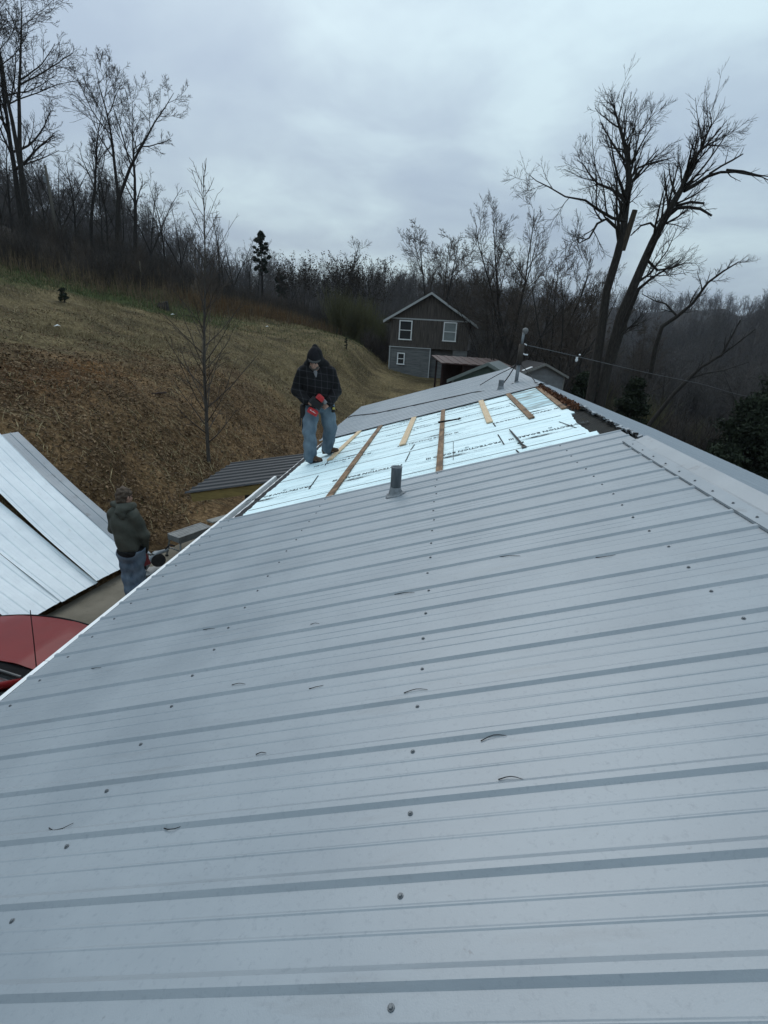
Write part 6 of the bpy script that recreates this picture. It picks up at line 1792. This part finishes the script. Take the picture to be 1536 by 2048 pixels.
# leaf litter on the lower bank
X, Y = cand(150000, -20, -6.6, 4.5, 40)
st, gr, wd = zones(X, Y); keep = (rg.random(len(X)) < (1 - .72 * st) * (.72 + .5 * vnoise(X, Y, 21, .8))) & ((X < -7.75) | (Y > 13.8)) & (rg.random(len(X)) < np.clip(1.25 - Y / 42, .12, 1))
edge = np.interp(Y, [4.6, 6.9, 9.25, 11.05, 13.6], [-8.4, -8.05, -7.65, -7.2, -6.7]); keep &= X < edge - .05
keep &= ~((X > -11.3) & (Y > 3.6) & (Y < 10.0) & (X < -7.4) & (Y < 9.6 + (-8 - X) * .2))
leaf_field('leaf_litter', X[keep], Y[keep], .085, LEAF1, .07, .7)
# dry stalks lying over the bank
X, Y = cand(26000, -22, -7.6, 4.5, 34); keep = (X < np.interp(Y, [4.6, 6.9, 9.25, 11.05, 13.6, 14], [-8.4, -8.05, -7.65, -7.2, -6.7, -6.2]) - .15) & (rg.random(len(X)) < .35 + .65 * (np.sin(X * .9) * np.sin(Y * .7 + 1) > .1))
blade_field('fallen_stalks', X[keep], Y[keep], .46, .0075, STRAW, lie=True)
# short dry grass on the mown hillside
X, Y = cand(190000, -34, -5.5, 12, 58); st, gr, wd = zones(X, Y)
keep = (rg.random(len(X)) < st * (1 - wd) * (.6 + .75 * vnoise(X, Y, 5, .7))) & (rg.random(len(X)) < np.clip(1.3 - Y / 60, .25, 1)) & ((X < -7.6) | (Y > 24))
blade_field('dry_grass', X[keep], Y[keep], .10 + .20 * np.clip(vnoise(X[keep], Y[keep], 5, .7), 0, 1), .009, STRAW, .9)
X, Y = cand(130000, -36, -5.5, 10, 58); st, gr, wd = zones(X, Y)
keep = rg.random(len(X)) < np.clip(gr, 0, 1) * (1 - wd)
blade_field('winter_grass', X[keep], Y[keep], .20, .011, GRN, .6)
X, Y = cand(60000, -24, -7.6, 8, 50); keep = rg.random(len(X)) < .42 * (vnoise(X, Y, 33, .45) > .32)
keep &= X < np.interp(Y, [4.6, 6.9, 9.25, 11.05, 13.6, 14], [-8.4, -8.05, -7.65, -7.2, -6.7, -6.2]) - .15
blade_field('green_tufts', X[keep], Y[keep], .09, .008, GRN, .8)
# tall dead weeds on the brow
X, Y = cand(70000, -48, -6, 16, 62); d = brow(X, Y); keep = rg.random(len(X)) < np.exp(-((d - 3.2) / 2.8) ** 2) * .95
blade_field('tall_dry_weeds', X[keep], Y[keep], 1.15, .012, TAN, .22)
X, Y = cand(26000, -30, -12, 36, 56); d = brow(X, Y); keep = rg.random(len(X)) < np.exp(-((d - 2.0) / 1.6) ** 2) * sstep(Y, 37, 42) * (1 - sstep(Y, 49, 54))
blade_field('broom_sedge', X[keep], Y[keep], 1.0, .012, material('broom_sedge', (.17, .095, .04), (.06, .036, .018), 2, rough=.95), .25)
# rough ground right of the house
X, Y = cand(30000, 4.6, 20, 8, 45)
blade_field('rough_grass', X, Y, .55, .010, TAN, .5)
X, Y = cand(26000, 4.6, 16, 8, 34)
leaf_field('leaf_litter', X, Y, .09, LEAF1, .05, .6)
# dead leaves in the open ridge
n = 900; y = rg.uniform(6.6, 9.6, n); s = np.abs(rg.normal(.035, .035, n)) + .002
P_ = np.array([LS(a, b, .002 + .02 * c) for a, b, c in zip(s, y, rg.random(n))])
o = sprays(91, P_, .05, material('rust_leaf', (.15, .060, .026), (.06, .028, .016), 9, rough=.9), 'ridge_leaves', None, .5); tag(o, kind='stuff')
# small stray things on the hillside
def on_ground(x, y, dz=0): return (x, y, float(terrain(x, y)) + dz)
mb = MB(); mb.cbox((0, 0, 0), (.72, .09, .05), .01); o = mb.build('old_plank', material('dark_plank', (.045, .028, .022), rough=.9)); o.location = on_ground(-11.04, 16.0, .04); o.rotation_euler = (0, R(-8), R(12)); tag(o, 'dark plank lying on the bank left of the sapling', 'plank')
for i, (x, y, lab) in enumerate([(-17.8, 20.5, 'scrap of white litter on the hillside at the far left'), (-16.1, 41.5, 'scrap of white litter high on the hillside, right of the sapling'), (-20.2, 34.5, 'scrap of pale litter by the dark stump')]):
    mb = MB(); mb.add([(0, 0, 0), (.22, .03, .05), (.25, .12, .02), (.06, .14, .06), (.13, .08, .09)], [(0, 1, 4), (1, 2, 4), (2, 3, 4), (3, 0, 4), (0, 3, 2, 1)]); o = mb.build('litter', M['white_trim']); o.location = on_ground(x, y, .05); tag(o, lab, 'litter')
mb = MB(); mb.lathe([(.42, -.1), (.40, .15), (.33, .30), (.30, .42), (.22, .45)], 11); o = mb.build('stump', BARK['dark']); o.location = on_ground(-21.2, 35.6); 
for v in o.data.vertices: v.co *= 1 + .18 * math.sin(v.co.x * 9 + v.co.y * 7)
tag(o, 'dark mossy stump at the top of the mown grass', 'stump')
# utility pole and a post on the brow
x, y = -31.3, 39.6; z = float(terrain(x, y))
t = thing('utility_pole', 'pale leaning wooden pole with a small box near its top on the brow', 'pole', (x, y, z))
mb = MB(); mb.tube([(0, 0, -.4), (-.10, 0, 2.4), (-.22, 0, 5.2)], [.12, .105, .085], 10); mb.build('post', material('pale_pole', (.115, .105, .09), (.085, .078, .065), 3, rough=.9, stretch=(6, 6, .5)), t, True)
mb = MB(); mb.cbox((-.30, -.12, 4.3), (.16, .14, .45), .02); mb.build('meter_box', M['lead'], t)
x, y = -24.2, 38.3; z = float(terrain(x, y))
mb = MB(); mb.tube([(0, 0, -.3), (-.05, 0, 1.7)], .045, 8); o = mb.build('fence_post', material('pale_post', (.15, .13, .10), rough=.9)); o.location = (x, y, z); tag(o, 'thin pale post in the dry weeds right of the leaning pole', 'post')

# =============================================================== haze
hm = bpy.data.materials.new('haze'); hm.use_nodes = True
N = hm.node_tree.nodes; N.remove(N['Principled BSDF'])
pv = N.new('ShaderNodeVolumePrincipled'); pv.inputs['Density'].default_value = .00016; pv.inputs['Color'].default_value = (.78, .86, 1.0, 1); pv.inputs['Anisotropy'].default_value = 0.0
hm.node_tree.links.new(pv.outputs[0], N['Material Output'].inputs['Volume'])
mb = MB(); mb.box((0, 0, 38), (2400, 2400, 140))
hz = mb.build('haze', hm); tag(hz, kind='stuff')
